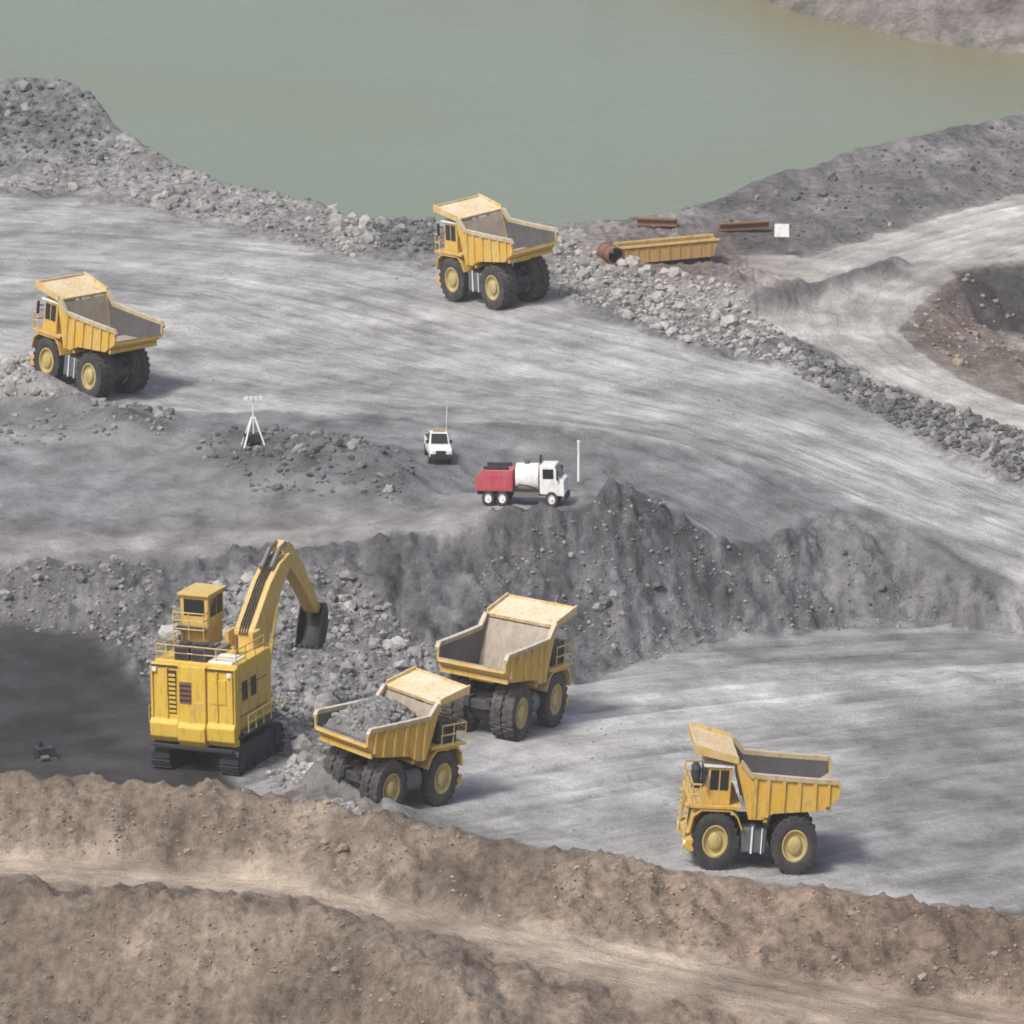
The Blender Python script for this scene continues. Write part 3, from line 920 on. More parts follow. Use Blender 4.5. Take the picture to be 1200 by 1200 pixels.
    for y in (-1.6, 0, 1.6):
        MB(KT).hexa([(4.6, y - .08, 5.25), (7.25, y - .08, 5.72), (7.25, y + .08, 5.72), (4.6, y + .08, 5.25), (4.6, y - .08, 5.42), (7.25, y - .08, 5.84), (7.25, y + .08, 5.84), (4.6, y + .08, 5.42)]).build('canopy_rib', 'body_yellow', C)
    return T


def place(o, u, v, local, yaw, half=(5.2, 3.6), off=(2.6, 0), tilt=1.0):
    """stand a machine so that its local ground point lies at photo pixel (u, v), tilted with the ground"""
    g = GP(u, v)
    c, s = math.cos(yaw), math.sin(yaw)
    ox = g.x - (c * local[0] - s * local[1]); oy = g.y - (s * local[0] + c * local[1])
    mx_, my_ = ox + c * off[0] - s * off[1], oy + s * off[0] + c * off[1]
    co = pad(mx_, my_, half[0], half[1], yaw, tilt)
    n = Vector((-co[0], -co[1], 1)).normalized()
    z = co[0] * ox + co[1] * oy + co[2]
    f = Vector((c, s, 0)); f = (f - n * f.dot(n)).normalized()
    l = n.cross(f)
    o.rotation_euler = Matrix((f, l, n)).transposed().to_euler()
    o.location = (ox, oy, z - .03)
    return o


truck = make_truck()
SPOTS = [  # photo pixel of a wheel's contact, that wheel in truck coordinates, heading, dust, label
    (928, 1024, (0, 2.75), 184, 0.0, 'yellow haul truck alone on the pit floor at lower right, facing left, empty tray'),
    (519, 946, (5.6, -2.45), 44, .3, 'yellow haul truck backed up beside the excavator, tray heaped with grey rock'),
    (606, 868, (0, -2.75), 60, .55, 'dusty tan haul truck behind the one being loaded, seen from its tail, facing right'),
    (580, 364, (0, 2.75), 135, .3, 'yellow haul truck on the haul road at the edge of the green lake'),
    (104, 468, (0, 2.75), 138, .1, 'yellow haul truck at the left edge of the photo behind a low rock heap'),
]
TR = []
for i_, (u, v, loc, yaw, dust, lab) in enumerate(SPOTS):
    o = truck if i_ == 0 else copy_tree(truck)
    o['label'] = lab; o['category'] = 'haul truck'; o['group'] = 'yellow haul trucks in the mine'
    set_dust(o, dust)
    place(o, u, v, loc, R(yaw))
    TR.append(o)
TR[1].scale = (.94, .94, .97)

# ------------------------------------------------------------------ hydraulic excavator
EX = thing('excavator', 'big yellow mining excavator with raised boom, its back to the camera, beside the rock pile', 'excavator')
KE = 1.30


def make_excavator(E):
    K = KE
    for s in (-1, 1):
        tr = MB(K)
        n = 20
        pts = []
        for i_ in range(n + 1):
            t = math.pi / 2 + math.pi * i_ / n
            pts.append((-3.1 + .85 * math.cos(t), .85 + .85 * math.sin(t)))
        for i_ in range(n + 1):
            t = -math.pi / 2 + math.pi * i_ / n
            pts.append((3.1 + .85 * math.cos(t), .85 + .85 * math.sin(t)))
        tr.prism(pts, s * 2.75 - .55, s * 2.75 + .55)
        t_ = tr.build('track_frame', 'frame', E)
        sh = MB(K)
        P_ = pts + [pts[0]]
        acc = [0]
        for a, b_ in zip(P_[:-1], P_[1:]):
            acc.append(acc[-1] + math.hypot(b_[0] - a[0], b_[1] - a[1]))
        ns = 42
        for q in range(ns):
            d = acc[-1] * q / ns
            x = np.interp(d, acc, [p[0] for p in P_]); z = np.interp(d, acc, [p[1] for p in P_])
            x2 = np.interp((d + .05) % acc[-1], acc, [p[0] for p in P_]); z2 = np.interp((d + .05) % acc[-1], acc, [p[1] for p in P_])
            tx, tz = x2 - x, z2 - z; ln = math.hypot(tx, tz) or 1; tx /= ln; tz /= ln
            nx_, nz_ = tz * -1, tx
            if (x * nx_ + (z - .85) * nz_) < 0:
                nx_, nz_ = -nx_, -nz_
            hw = .16
            pr = [(x - tx * hw, z - tz * hw), (x + tx * hw, z + tz * hw), (x + tx * hw + nx_ * .1, z + tz * hw + nz_ * .1), (x - tx * hw + nx_ * .1, z - tz * hw + nz_ * .1)]
            sh.prism(pr, s * 2.75 - .75, s * 2.75 + .75)
        sh.build('track_shoes', 'frame', t_)['kind'] = 'stuff'
        for x in (-3.1, -1.9, -.6, .6, 1.9, 3.1):
            rad = .6 if abs(x) > 3 else .3
            MB(K).tube((x, s * 3.26, .85 if rad > .5 else .4), (x, s * 3.42, .85 if rad > .5 else .4), rad, n=18).build('roller', 'frame', t_, smooth=True)
    MB(K).box(-1.6, 1.6, -2.3, 2.3, .7, 1.7).tube((0, 0, 1.7), (0, 0, 2.15), 1.5, n=28).build('car_body', 'frame', E, smooth=False)
    # house
    h = MB(K)
    h.box(-3.3, 2.4, -3.3, 3.3, 2.2, 6.35)
    H = h.build('machinery_house', 'shovel_yellow', E, bevel=.08)
    MB(K).box(-3.6, 3.0, -3.5, 3.5, 2.15, 2.35).build('platform', 'frame', E)
    # counterweight: three bulging castings across the back
    cw = None
    for (y0, y1, x0, z0) in ((-3.4, -1.15, -4.25, 1.75), (-1.1, 1.1, -4.45, 1.65), (1.15, 3.4, -4.25, 1.75)):
        q = MB(K).prism([(-3.3, z0), (x0 + .35, z0), (x0, z0 + .35), (x0 - .05, z0 + 1.1), (x0 + .22, z0 + 1.35), (x0 + .35, 6.25), (-3.3, 6.25)], y0, y1).build('counterweight', 'shovel_yellow', E, bevel=.07)
        cw = cw or q
    V_ = MB(K).box(-4.22, -4.06, .0, .95, 4.1, 5.35).build('vent_panel', 'rust', E)
    for i_ in range(4):
        MB(K).box(-4.26, -4.215, .05, .9, 4.25 + i_ * .28, 4.37 + i_ * .28).build('slat', 'frame', V_)
    MB(K).box(-4.05, -3.93, -2.7, -1.5, 4.2, 5.6).build('service_door', 'shovel_yellow', E, bevel=.02)
    for x0, x1 in ((-2.9, -1.6), (-1.4, -.1), (.1, 1.4)):
        MB(K).box(x0, x1, -3.36, -3.29, 2.7, 5.7).build('side_door', 'boom_yellow', E, bevel=.015)
        MB(K).box(x0, x1, 3.29, 3.36, 2.7, 5.7).build('side_door', 'boom_yellow', E, bevel=.015)
    for (x0, x1) in ((-2.7, -1.8), (-1.2, -.3)):
        MB(K).box(x0, x1, -3.39, -3.355, 4.2, 5.3).build('side_vent', 'grille', E)
    # roof: fan housings, stacks, walkway, rails
    for y in (-.15, 1.2):
        f_ = MB(K).box(-3.2, -1.6, y - .58, y + .58, 6.35, 7.15).build('cooling_fan', 'fan_blue', E, bevel=.05)
        MB(K).tube((-2.4, y, 7.15), (-2.4, y, 7.27), .46, n=20).build('fan_ring', 'grille', f_, smooth=True)
        MB(K).box(-3.23, -3.19, y - .45, y + .45, 6.45, 7.05).build('fan_grille', 'grille', f_)
    MB(K).box(-3.25, -1.0, -2.9, -1.0, 6.35, 6.5).build('roof_hatch', 'white', E, bevel=.03)
    for y in (-1.9, 2.4):
        MB(K).tube((-.4, y, 6.35), (-.4, y, 7.5), .16, n=12).build('exhaust_stack', 'rust', E, smooth=True)
    rl = MB(K)
    for x, y in ((-3.2, -3.2), (-1.6, -3.2), (0, -3.2), (1.6, -3.2), (-3.2, 3.2), (-1.6, 3.2), (0, 3.2), (-3.2, -1.6), (-3.2, 2.4)):
        rl.tube((x, y, 6.35), (x, y, 7.2), .045, n=6)
    for z in (6.78, 7.2):
        rl.path([(1.6, -3.2, z), (-3.2, -3.2, z), (-3.2, -1.0, z)], .04)
        rl.path([(-3.2, -1.0, z), (-3.2, 2.4, z), (-3.2, 3.2, z), (.2, 3.2, z)], .04)
    rl.build('handrail', 'rail', E)
    # cab on its riser
    c0, c1 = 7.6, 9.35
    MB(K).box(.3, 2.9, .75, 2.9, 6.35, c0).build('cab_riser', 'boom_yellow', E, bevel=.04)
    cb = MB(K).box(.45, 3.1, .7, 2.95, c0, c1).build('cab', 'boom_yellow', E, bevel=.07)
    MB(K).box(.25, 3.4, .55, 3.1, c1, c1 + .14).build('cab_roof', 'boom_yellow', cb, bevel=.03)
    MB(K).box(.42, .46, 1.0, 2.65, c0 + .6, c1 - .2).build('window', 'glass', cb)
    MB(K).box(3.09, 3.13, .9, 2.75, c0 + .4, c1 - .15).build('window', 'glass', cb)
    for y in (.69, 2.94):
        MB(K).box(.8, 1.75, y - .02, y + .03, c0 + .5, c1 - .2).build('window', 'glass', cb)
        MB(K).box(1.9, 2.85, y - .02, y + .03, c0 + .5, c1 - .2).build('window', 'glass', cb)
    rl = MB(K)
    for x, y in ((.1, .6), (.1, 3.05), (-.6, 1.8), (-.6, .6), (-.6, 3.05)):
        rl.tube((x, y, 6.35), (x, y, 8.55), .04, n=6)
    for z in (7.6, 8.1, 8.55):
        rl.path([(.1, .6, z), (-.6, .6, z), (-.6, 3.05, z), (.1, 3.05, z)], .04)
    rl.build('cab_handrail', 'rail', E)
    MB(K).box(-.62, .3, .6, 3.05, 7.52, 7.6).build('cab_walkway', 'frame', E)
    # boom, stick, bucket (plane y = YB)
    YB = -1.35
    bo = MB(K)
    top = [(1.7, 5.0), (2.1, 7.2), (5.2, 9.4), (7.0, 10.25), (8.7, 10.55), (9.4, 10.35)]
    bot = [(9.3, 9.8), (8.6, 9.6), (7.4, 8.9), (5.9, 7.5), (3.0, 5.0), (2.2, 4.6)]
    bo.prism(top + bot, YB - .8, YB + .8)
    BO = bo.build('boom', 'boom_yellow', E, bevel=.06)
    for s in (-1, 1):
        MB(K).tube((2.9, YB + s * 1.15, 4.0), (4.6, YB + s * 1.0, 6.2), .27, n=12).tube((4.6, YB + s * 1.0, 6.2), (6.1, YB + s * .85, 7.9), .16, n=10).build('boom_cylinder', 'boom_yellow', BO, smooth=True)
        y0, y1 = sorted((YB + s * .82, YB + s * 1.15))
        MB(K).box(1.2, 2.6, y0, y1, 3.2, 7.3).build('boom_bracket', 'boom_yellow', E, bevel=.04)
    sk = MB(K)
    sk.prism([(8.5, 10.8), (9.1, 11.2), (9.9, 10.8), (12.4, 8.5), (14.5, 6.3), (14.2, 5.9), (13.6, 6.1), (11.1, 8.3), (9.0, 9.8)], YB - .5, YB + .5)
    SK = sk.build('stick', 'boom_yellow', E, bevel=.05)
    for s in (-1, 1):
        MB(K).tube((6.2, YB + s * .38, 10.05), (7.7, YB + s * .38, 10.9), .2, n=12).tube((7.7, YB + s * .38, 10.9), (8.9, YB + s * .38, 11.1), .13, n=10).build('stick_cylinder', 'steel', SK, smooth=True)
    MB(K).tube((10.4, YB, 10.55), (12.6, YB, 8.7), .22, n=12).tube((12.6, YB, 8.7), (14.3, YB, 6.8), .13, n=10).build('bucket_cylinder', 'steel', SK, smooth=True)
    bk = MB(K)
    bx_, bz_ = 2.1, 1.75
    outer = [(x + bx_, z + bz_) for x, z in ((12.4, 4.7), (12.6, 4.1), (12.45, 3.3), (12.0, 2.7), (11.4, 2.4), (10.8, 2.45))]
    bk.strip(outer[::-1], .14, YB - .95, YB + .95)
    shp = outer + [(x + bx_, z + bz_) for x, z in ((10.95, 2.8), (11.4, 3.9), (11.8, 4.5))]
    bk.prism(shp, YB - 1.0, YB - .9); bk.prism(shp, YB + .9, YB + 1.0)
    BK = bk.build('bucket', 'frame', E)
    for i_ in range(5):
        y = YB - .84 + i_ * .42
        xx_, zz_ = 10.82 + bx_, 2.27 + bz_
        MB(K).hexa([(xx_, y - .12, zz_), (xx_, y + .12, zz_), (xx_ - .5, y + .06, zz_ + .22), (xx_ - .5, y - .06, zz_ + .22), (xx_, y - .12, zz_ + .22), (xx_, y + .12, zz_ + .22), (xx_ - .5, y + .06, zz_ + .3), (xx_ - .5, y - .06, zz_ + .3)]).build('tooth', 'steel', BK)
    for y in (-3.2, -2.0, 2.0, 3.2):
        MB(K).box(-4.16, -3.9, y - .07, y + .07, 3.2, 6.05).build('rear_rib', 'shovel_yellow', E, bevel=.02)
    lv = MB(K).box(-4.02, -3.88, 1.3, 1.9, 3.4, 5.9).build('louvre_frame', 'grille', E)
    for q in range(9):
        MB(K).box(-4.08, -4.015, 1.33, 1.87, 3.5 + q * .26, 3.64 + q * .26).build('louvre', 'shovel_yellow', lv)
    MB(K).box(-4.2, -4.05, -.9, -.2, 3.6, 4.2).build('hatch', 'boom_yellow', E, bevel=.02)
    MB(K).box(-4.46, -4.1, -3.3, 3.3, 1.5, 1.66).build('rear_bumper', 'frame', E)
    # hoses up the boom, side catwalk with rail and ladder, rear lamps, panel seams
    for q in (-.3, -.1, .1, .3):
        MB(K).path([(1.9, YB + q, 7.0), (2.3, YB + q, 7.5), (5.2, YB + q, 9.52), (7.0, YB + q, 10.38), (8.3, YB + q, 10.62)], .055).build('hose', 'black', BO)
    for s in (-1, 1):
        y0, y1 = sorted((s * 3.36, s * 4.05))
        cat_ = MB(K).box(-3.2, 2.4, y0, y1, 2.45, 2.55).build('catwalk', 'frame', E)
        rl = MB(K)
        for x in (-3.1, -1.8, -.5, .8, 2.3):
            rl.tube((x, s * 4.0, 2.55), (x, s * 4.0, 3.5), .035, n=6)
        for z in (3.05, 3.5):
            rl.path([(-3.1, s * 4.0, z), (2.3, s * 4.0, z)], .035)
        rl.build('rail', 'rail', cat_)
        MB(K).box(-4.12, -3.98, s * 3.0 - .16, s * 3.0 + .16, 5.8, 6.05).build('tail_lamp', 'lens', E)
    for z in (3.35, 4.9):
        for s in (-1, 1):
            y0, y1 = sorted((s * 3.31, s * 3.368))
            MB(K).box(-3.0, 1.5, y0, y1, z, z + .05).build('panel_seam', 'frame', H)
    MB(K).box(-4.02, -3.92, -3.3, 3.3, 6.1, 6.18).build('panel_seam', 'frame', H)
    for y in (-.6, .2, 1.0):
        MB(K).box(-.9, .9, y - .25, y + .25, 6.35, 6.7).build('roof_box', 'tank', E, bevel=.04)


make_excavator(EX)
set_dust(EX, 0.0)
ex_yaw = R(67)
place(EX, 232, 905, (-3.5, 0), ex_yaw, half=(5.0, 4.4), off=(0, 0))


# broken rock heaped against the front of two trucks
for (u, v, z, rx, ry, hgt, ang) in ((440, 960, 3, 2.6, 1.0, 1.7, 8), (398, 944, 3, 2.8, 1.1, 3.2, 5), (372, 922, 3, 2.2, 1.5, 1.2, 0), (40, 470, 8.4, 3.4, 1.6, 2.0, 0), (85, 482, 8.4, 2.2, 1.3, 1.2, 0), (0, 462, 8.4, 3.0, 1.8, 1.8, 0)):
    ZF = ZF + bump(u, v, z, rx, ry, hgt, ang) * (1 + .6 * fbm(GX * .8, GY * .8, 3, 12))

tint(np.clip(bump(415, 945, 3.2, 4.6, 2.0, 1.4, 5), 0, 1) * .85, (.15, .147, .147))

# ------------------------------------------------------------------ small vehicles and furniture on the upper bench
def make_pickup():
    o = thing('pickup_truck', 'small white pickup parked on the upper bench, left of the red and white truck', 'pickup')
    K = 1.3
    c = MB(K).prism([(-2.6, .55), (-2.6, 1.15), (-.5, 1.2), (1.0, 1.2), (2.45, 1.05), (2.6, .55)], -.93, .93).build('body', 'white', o, bevel=.05)
    cb = MB(K).hexa([(-.55, -.85, 1.2), (1.15, -.85, 1.2), (1.15, .85, 1.2), (-.55, .85, 1.2), (-.4, -.72, 1.85), (.55, -.72, 1.85), (.55, .72, 1.85), (-.4, .72, 1.85)]).build('cab', 'white', o, bevel=.05)
    MB(K).hexa([(1.13, -.72, 1.24), (1.17, -.72, 1.24), (1.17, .72, 1.24), (1.13, .72, 1.24), (.60, -.64, 1.80), (.64, -.64, 1.80), (.64, .64, 1.80), (.60, .64, 1.80)]).build('windscreen', 'glass', cb)
    for s in (-1, 1):
        MB(K).hexa([(-.4, s * .845, 1.27), (.85, s * .845, 1.27), (.85, s * .865, 1.27), (-.4, s * .865, 1.27), (-.3, s * .745, 1.78), (.5, s * .745, 1.78), (.5, s * .765, 1.78), (-.3, s * .765, 1.78)]).build('window', 'glass', cb)
        MB(K).box(2.5, 2.6, s * .6 - .16, s * .6 + .16, .78, .98).build('headlight', 'lens', o)
        for x in (-1.6, 1.6):
            wheel(o, x, s * .82, s, .28, K=K, r=.4, lugs=14, rimmat='steel')
    MB(K).box(-2.5, -.62, -.84, .84, 1.16, 1.26).build('tray_cover', 'black', o)
    MB(K).box(2.52, 2.66, -.9, .9, .5, .78).build('bumper', 'black', o, bevel=.03)
    MB(K).box(2.56, 2.64, -.42, .42, .8, 1.0).build('grille', 'grille', o)
    for s in (-1, 1):
        MB(K).box(.75, .9, min(s * .88, s * 1.1), max(s * .88, s * 1.1), 1.2, 1.42).build('mirror', 'black', o, bevel=.02)
    MB(K).box(.0, .35, -.5, .5, 1.86, 1.96).build('beacon_bar', 'ochre', cb)
    MB(K).tube((-.5, .7, 1.3), (-.5, .7, 3.4), .025, n=6).build('whip_flag_pole', 'white', o)
    return o


pk = make_pickup()
place(pk, 516, 547, (2.4, 0), R(-84), half=(3.2, 1.6), off=(0, 0), tilt=.4)


def make_service():
    o = thing('service_truck', 'red bodied service truck with white cab parked at the bench edge', 'truck')
    K = 1.3
    MB(K).box(-4.0, 3.9, -.55, .55, .75, 1.05).build('chassis', 'frame', o)
    cb = MB(K).prism([(1.9, .95), (1.9, 3.0), (3.3, 3.0), (3.75, 2.1), (4.15, 1.95), (4.2, .8)], -1.2, 1.2).build('cab', 'white', o, bevel=.07)
    MB(K).hexa([(3.78, -1.0, 2.15), (3.82, -1.0, 2.15), (3.82, 1.0, 2.15), (3.78, 1.0, 2.15), (3.36, -1.0, 2.9), (3.40, -1.0, 2.9), (3.40, 1.0, 2.9), (3.36, 1.0, 2.9)]).build('windscreen', 'glass', cb)
    for s in (-1, 1):
        MB(K).box(2.2, 3.2, s * 1.2 - .02, s * 1.2 + .02, 2.05, 2.75).build('window', 'glass', cb)
        for x in (3.0, -1.6, -2.9):
            wheel(o, x, s * 1.05, s, .42, K=K, r=.58, lugs=16, rimmat='white')
        MB(K).box(4.16, 4.24, s * .85 - .18, s * .85 + .18, 1.05, 1.3).build('headlight', 'lens', o)
    MB(K).box(4.15, 4.32, -1.2, 1.2, .55, .95).build('bumper', 'frame', o, bevel=.03)
    b_ = MB(K).prism([(-4.1, 1.1), (-4.1, 2.0), (-3.4, 2.6), (-.6, 2.6), (-.6, 1.1)], -1.2, 1.2).build('service_body', 'red', o, bevel=.05)
    for s in (-1, 1):
        for x0 in (-3.3, -2.4, -1.5):
            MB(K).box(x0, x0 + .8, s * 1.2 - .03, s * 1.2 + .03, 1.25, 2.3).build('locker_door', 'red', b_, bevel=.02)
    for y in (-.9, .9):
        MB(K).box(-3.3, -1.0, y - .12, y + .12, 2.6, 2.85).build('roof_rail', 'frame', b_)
    tk = MB(K).tube((-.4, 0, 2.0), (1.7, 0, 2.0), 1.0, n=22).build('tank', 'white', o, smooth=True)
    MB(K).tube((.6, 0, 2.95), (.6, 0, 3.25), .3, n=14).build('tank_lid', 'steel', tk, smooth=True)
    MB(K).box(-.5, 1.8, -1.1, 1.1, 1.06, 1.2).build('tank_cradle', 'frame', o)
    for s in (-1, 1):
        MB(K).box(3.5, 3.65, min(s * 1.25, s * 1.5), max(s * 1.25, s * 1.5), 2.0, 2.7).build('mirror', 'black', o)
        MB(K).box(-.5, 1.8, s * 1.12 - .04, s * 1.12 + .04, .7, 1.06).build('side_guard', 'steel', o)
    MB(K).path([(-.5, -1.0, 1.25), (0, -1.12, 1.6), (.9, -1.12, 1.5), (1.6, -1.0, 1.3)], .06).build('hose', 'black', o)
    MB(K).box(1.6, 1.85, .6, .85, 1.1, 3.3).tube((1.72, .72, 3.2), (1.72, .72, 3.5), .1, n=8).build('exhaust_stack', 'black', o)
    return o


sv = make_service()
sv.scale = (.88, .88, .88)
place(sv, 589, 597, (-1.4, -.92), R(-10), half=(5.2, 4.2), off=(0, 0), tilt=.1)

# low heap of spoil along the bench edge in front of the service truck
for (u, v, rx, ry, hgt) in ((612, 607, 3.2, .8, .75), (650, 606, 2.4, .9, .9), (580, 610, 2.0, .8, .4)):
    ZF = ZF + bump(u, v, 11, rx, ry, hgt) * (1 + .7 * fbm(GX * .9, GY * .9, 3, 19))

g = GP(678, 567)
mp = thing('marker_pole', 'tall thin white pole standing at the bench edge beside the service truck', 'pole', loc=g)
MB().tube((0, 0, -.2), (0, 0, 3.5), .12, .10, n=12).build('pole', 'white', mp, smooth=True)
MB().box(-.35, .35, -.35, .35, -.1, .22).build('base', 'steel', mp, bevel=.04)
MB().tube((0, 0, 3.5), (0, 0, 3.65), .15, n=12).build('cap', 'white', mp, smooth=True)

g = GP(297, 522)
lt = thing('light_tower', 'white portable light tower on legs beside the dark rock heap', 'light tower', loc=g)
lt.rotation_euler = (0, 0, R(12))
for s in (-1, 1):
    for q in (-1, 1):
        MB().tube((s * .9, q * .7, -.1), (s * .12, q * .03, 2.4), .08, n=8).build('leg', 'white', lt)
MB().tube((0, 0, .7), (0, 0, 4.1), .09, .07, n=10).build('mast', 'white', lt, smooth=True)
MB().box(-.75, .75, -.45, .45, .25, 1.0).build('generator', 'black', lt, bevel=.05)
hd = MB().box(-.8, .8, -.06, .06, 3.95, 4.1).build('lamp_bar', 'white', lt)
for x in (-.6, -.2, .2, .6):
    MB().box(x - .16, x + .16, -.2, -.07, 3.85, 4.2).build('lamp', 'lens', hd, bevel=.02)

# yellow skip body, sign and scrap on the berm by the lake
g = GP(782, 309)
sb = thing('skip_body', 'long weathered yellow steel skip lying on the berm by the lake', 'skip', loc=g)
sb.rotation_euler = (0, R(-3), R(12))
K = 1.15
b_ = MB(K)
prof = [(-4.6, .55), (4.4, .55), (4.9, 1.75), (-4.9, 1.75)]
b_.prism([(-4.6, .4), (4.3, .4), (4.9, 1.75), (-4.9, 1.75)], -1.25, -1.13)
b_.prism([(-4.6, .4), (4.3, .4), (4.9, 1.75), (-4.9, 1.75)], 1.13, 1.25)
b_.box(-4.55, 4.25, -1.13, 1.13, .4, .5)
b_.hexa([(4.15, -1.13, .5), (4.28, -1.13, .5), (4.28, 1.13, .5), (4.15, 1.13, .5), (4.75, -1.13, 1.75), (4.88, -1.13, 1.75), (4.88, 1.13, 1.75), (4.75, 1.13, 1.75)])
b_.hexa([(-4.58, -1.13, .5), (-4.45, -1.13, .5), (-4.45, 1.13, .5), (-4.58, 1.13, .5), (-4.88, -1.13, 1.75), (-4.75, -1.13, 1.75), (-4.75, 1.13, 1.75), (-4.88, 1.13, 1.75)])
SB = b_.build('shell', 'ochre', sb)
for s in (-1, 1):
    for i_ in range(9):
        x = -4.2 + i_ * 1.03
        MB(K).box(x - .07, x + .07, min(s * 1.25, s * 1.36), max(s * 1.25, s * 1.36), .45, 1.62).build('rib', 'ochre', SB)
    MB(K).box(-4.95, 4.95, min(s * 1.10, s * 1.42), max(s * 1.10, s * 1.42), 1.75, 1.9).build('top_rail', 'rail', SB)
    MB(K).box(-4.0, 4.0, s * .7 - .18, s * .7 + .18, -.3, .4).build('skid', 'frame', sb)
MB(K).box(-4.4, 4.1, -1.1, 1.1, .5, .62).build('floor_plate', 'rust', SB)

g = GP(716, 306)
sc = thing('scrap_drum', 'rusty steel drum section lying left of the yellow skip', 'scrap', loc=g)
sc.rotation_euler = (0, 0, R(20))
MB().lathe([(.75, -1.4), (.8, -1.4), (.8, 1.4), (.75, 1.4), (.75, -1.4)], 0, 0, .7, 24).build('shell', 'rust', sc, smooth=True)
for y in (-1.4, 0, 1.4):
    MB().lathe([(.8, y - .06), (.88, y - .06), (.88, y + .06), (.8, y + .06)], 0, 0, .7, 24).build('hoop', 'rust', sc)
for (u, v, a, lab, ln) in ((872, 272, 18, 'rusty steel beam lying left of the white sign at the foot of the lake embankment', 2.6), (770, 268, -10, 'rusty steel beam lying on the bank crest behind the yellow skip', 2.0)):
    g = GP(u, v)
    sc = thing('steel_beam', lab, 'beam', 'rusty beams on the lake bank', loc=g)
    sc.rotation_euler = (0, 0, R(a)); sc.location.z += .25
    MB().box(-ln, ln, -.35, .35, .0, .12).build('flange', 'rust', sc)
    MB().box(-ln, ln, -.06, .06, .12, .6).build('web', 'rust', sc)
    MB().box(-ln, ln, -.35, .35, .6, .72).build('flange', 'rust', sc)

g = GP(916, 298)
sg = thing('site_sign', 'small blank white sign board on a post beside the access road', 'sign', loc=g)
sg.rotation_euler = (0, 0, R(-6))
MB().box(-.72, .72, -.06, .0, 1.7, 3.0).build('board', 'white', sg, bevel=.02)
for x in (-.45, .45):
    MB().tube((x, .06, -.3), (x, .06, 2.9), .06, n=8).build('post', 'steel', sg)

g = GP(52, 890)
pm = thing('drain_pump', 'small dark pump with a pale float at the front of the dark floor', 'pump', loc=g)
pm.rotation_euler = (0, 0, R(25))
MB(1.2).box(-.7, .7, -.45, .45, .15, .8).build('housing', 'frame', pm, bevel=.08)
MB(1.2).tube((-.3, 0, .8), (-.3, 0, 1.2), .16, n=12).build('stack', 'black', pm, smooth=True)
MB(1.2).tube((-.5, -.6, .2), (.1, -.6, .2), .17, n=12).build('float', 'steel', pm, smooth=True)
for y in (-.45, .45):
    MB(1.2).box(-.8, .8, y - .05, y + .05, 0, .16).build('skid', 'steel', pm)


# ------------------------------------------------------------------ ground meshes, one per kind of ground, cut from one sheet
def build_ground():
    dzx = np.gradient(ZF, axis=1) / np.gradient(xs)[None, :]
    dzy = np.gradient(ZF, axis=0) / np.gradient(ys)[:, None]
    NRM = np.stack([-dzx, -dzy, np.ones_like(ZF)], -1)
    NRM /= np.linalg.norm(NRM, axis=-1, keepdims=True)
    V = np.stack([GX, GY, ZF], -1).reshape(-1, 3)
    NRM = NRM.reshape(-1, 3)
    idx = np.arange(NX * NY).reshape(NY, NX)
    Q = np.stack([idx[:-1, :-1], idx[:-1, 1:], idx[1:, 1:], idx[1:, :-1]], -1).reshape(-1, 4)
    rq = reg[:-1, :-1].reshape(-1)
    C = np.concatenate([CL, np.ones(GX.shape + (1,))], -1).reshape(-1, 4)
    Wf = W.reshape(-1, 4)
    F = np.stack([FU, FV, np.zeros_like(FU)], -1).reshape(-1, 3)
    out = {}
    for name, rid in RID.items():
        q = Q[rq == rid]
        if not len(q):
            continue
        un, inv = np.unique(q, return_inverse=True)
        inv = inv.reshape(-1).astype(np.int32)
        me = bpy.data.meshes.new(name)
        me.vertices.add(len(un)); me.vertices.foreach_set('co', V[un].astype(np.float32).ravel())
        me.loops.add(len(inv)); me.loops.foreach_set('vertex_index', inv)
        me.polygons.add(len(q)); me.polygons.foreach_set('loop_start', np.arange(0, len(inv), 4, dtype=np.int32))
        me.update(calc_edges=True)
        me.polygons.foreach_set('use_smooth', np.ones(len(q), bool))
        for an, dt, arr, key in (('albedo', 'FLOAT_COLOR', C, 'color'), ('weights', 'FLOAT_COLOR', Wf, 'color'), ('flow', 'FLOAT_VECTOR', F, 'vector')):
            at_ = me.attributes.new(an, dt, 'POINT')
            at_.data.foreach_set(key, arr[un].astype(np.float32).ravel())
        me.normals_split_custom_set_from_vertices(NRM[un].astype(np.float32))
        me.materials.append(M['ground'])
        o = bpy.data.objects.new(name, me); col.objects.link(o)
        o['kind'] = 'structure'
        out[name] = o
    return out


GROUND = build_ground()

# ------------------------------------------------------------------ water
m, nt, b = mat('lake_water')
lk = nt.links.new
geo = nt.nodes.new('ShaderNodeNewGeometry')
n1 = noise(nt, mapping(nt, geo.outputs['Position'], (.012, .02, 1)), 1.0, 3)
cr = nt.nodes.new('ShaderNodeValToRGB')
cr.color_ramp.elements[0].position = .35; cr.color_ramp.elements[0].color = (.195, .22, .13, 1)
cr.color_ramp.elements[1].position = .65; cr.color_ramp.elements[1].color = (.20, .24, .17, 1)
lk(n1, cr.inputs[0])
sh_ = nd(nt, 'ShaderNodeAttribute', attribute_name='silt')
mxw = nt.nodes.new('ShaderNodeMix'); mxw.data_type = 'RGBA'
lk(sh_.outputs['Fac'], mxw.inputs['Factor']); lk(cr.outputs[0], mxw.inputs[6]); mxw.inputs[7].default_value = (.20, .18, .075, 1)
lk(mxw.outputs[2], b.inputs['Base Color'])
b.inputs['Roughness'].default_value = .14
b.inputs['IOR'].default_value = 1.33
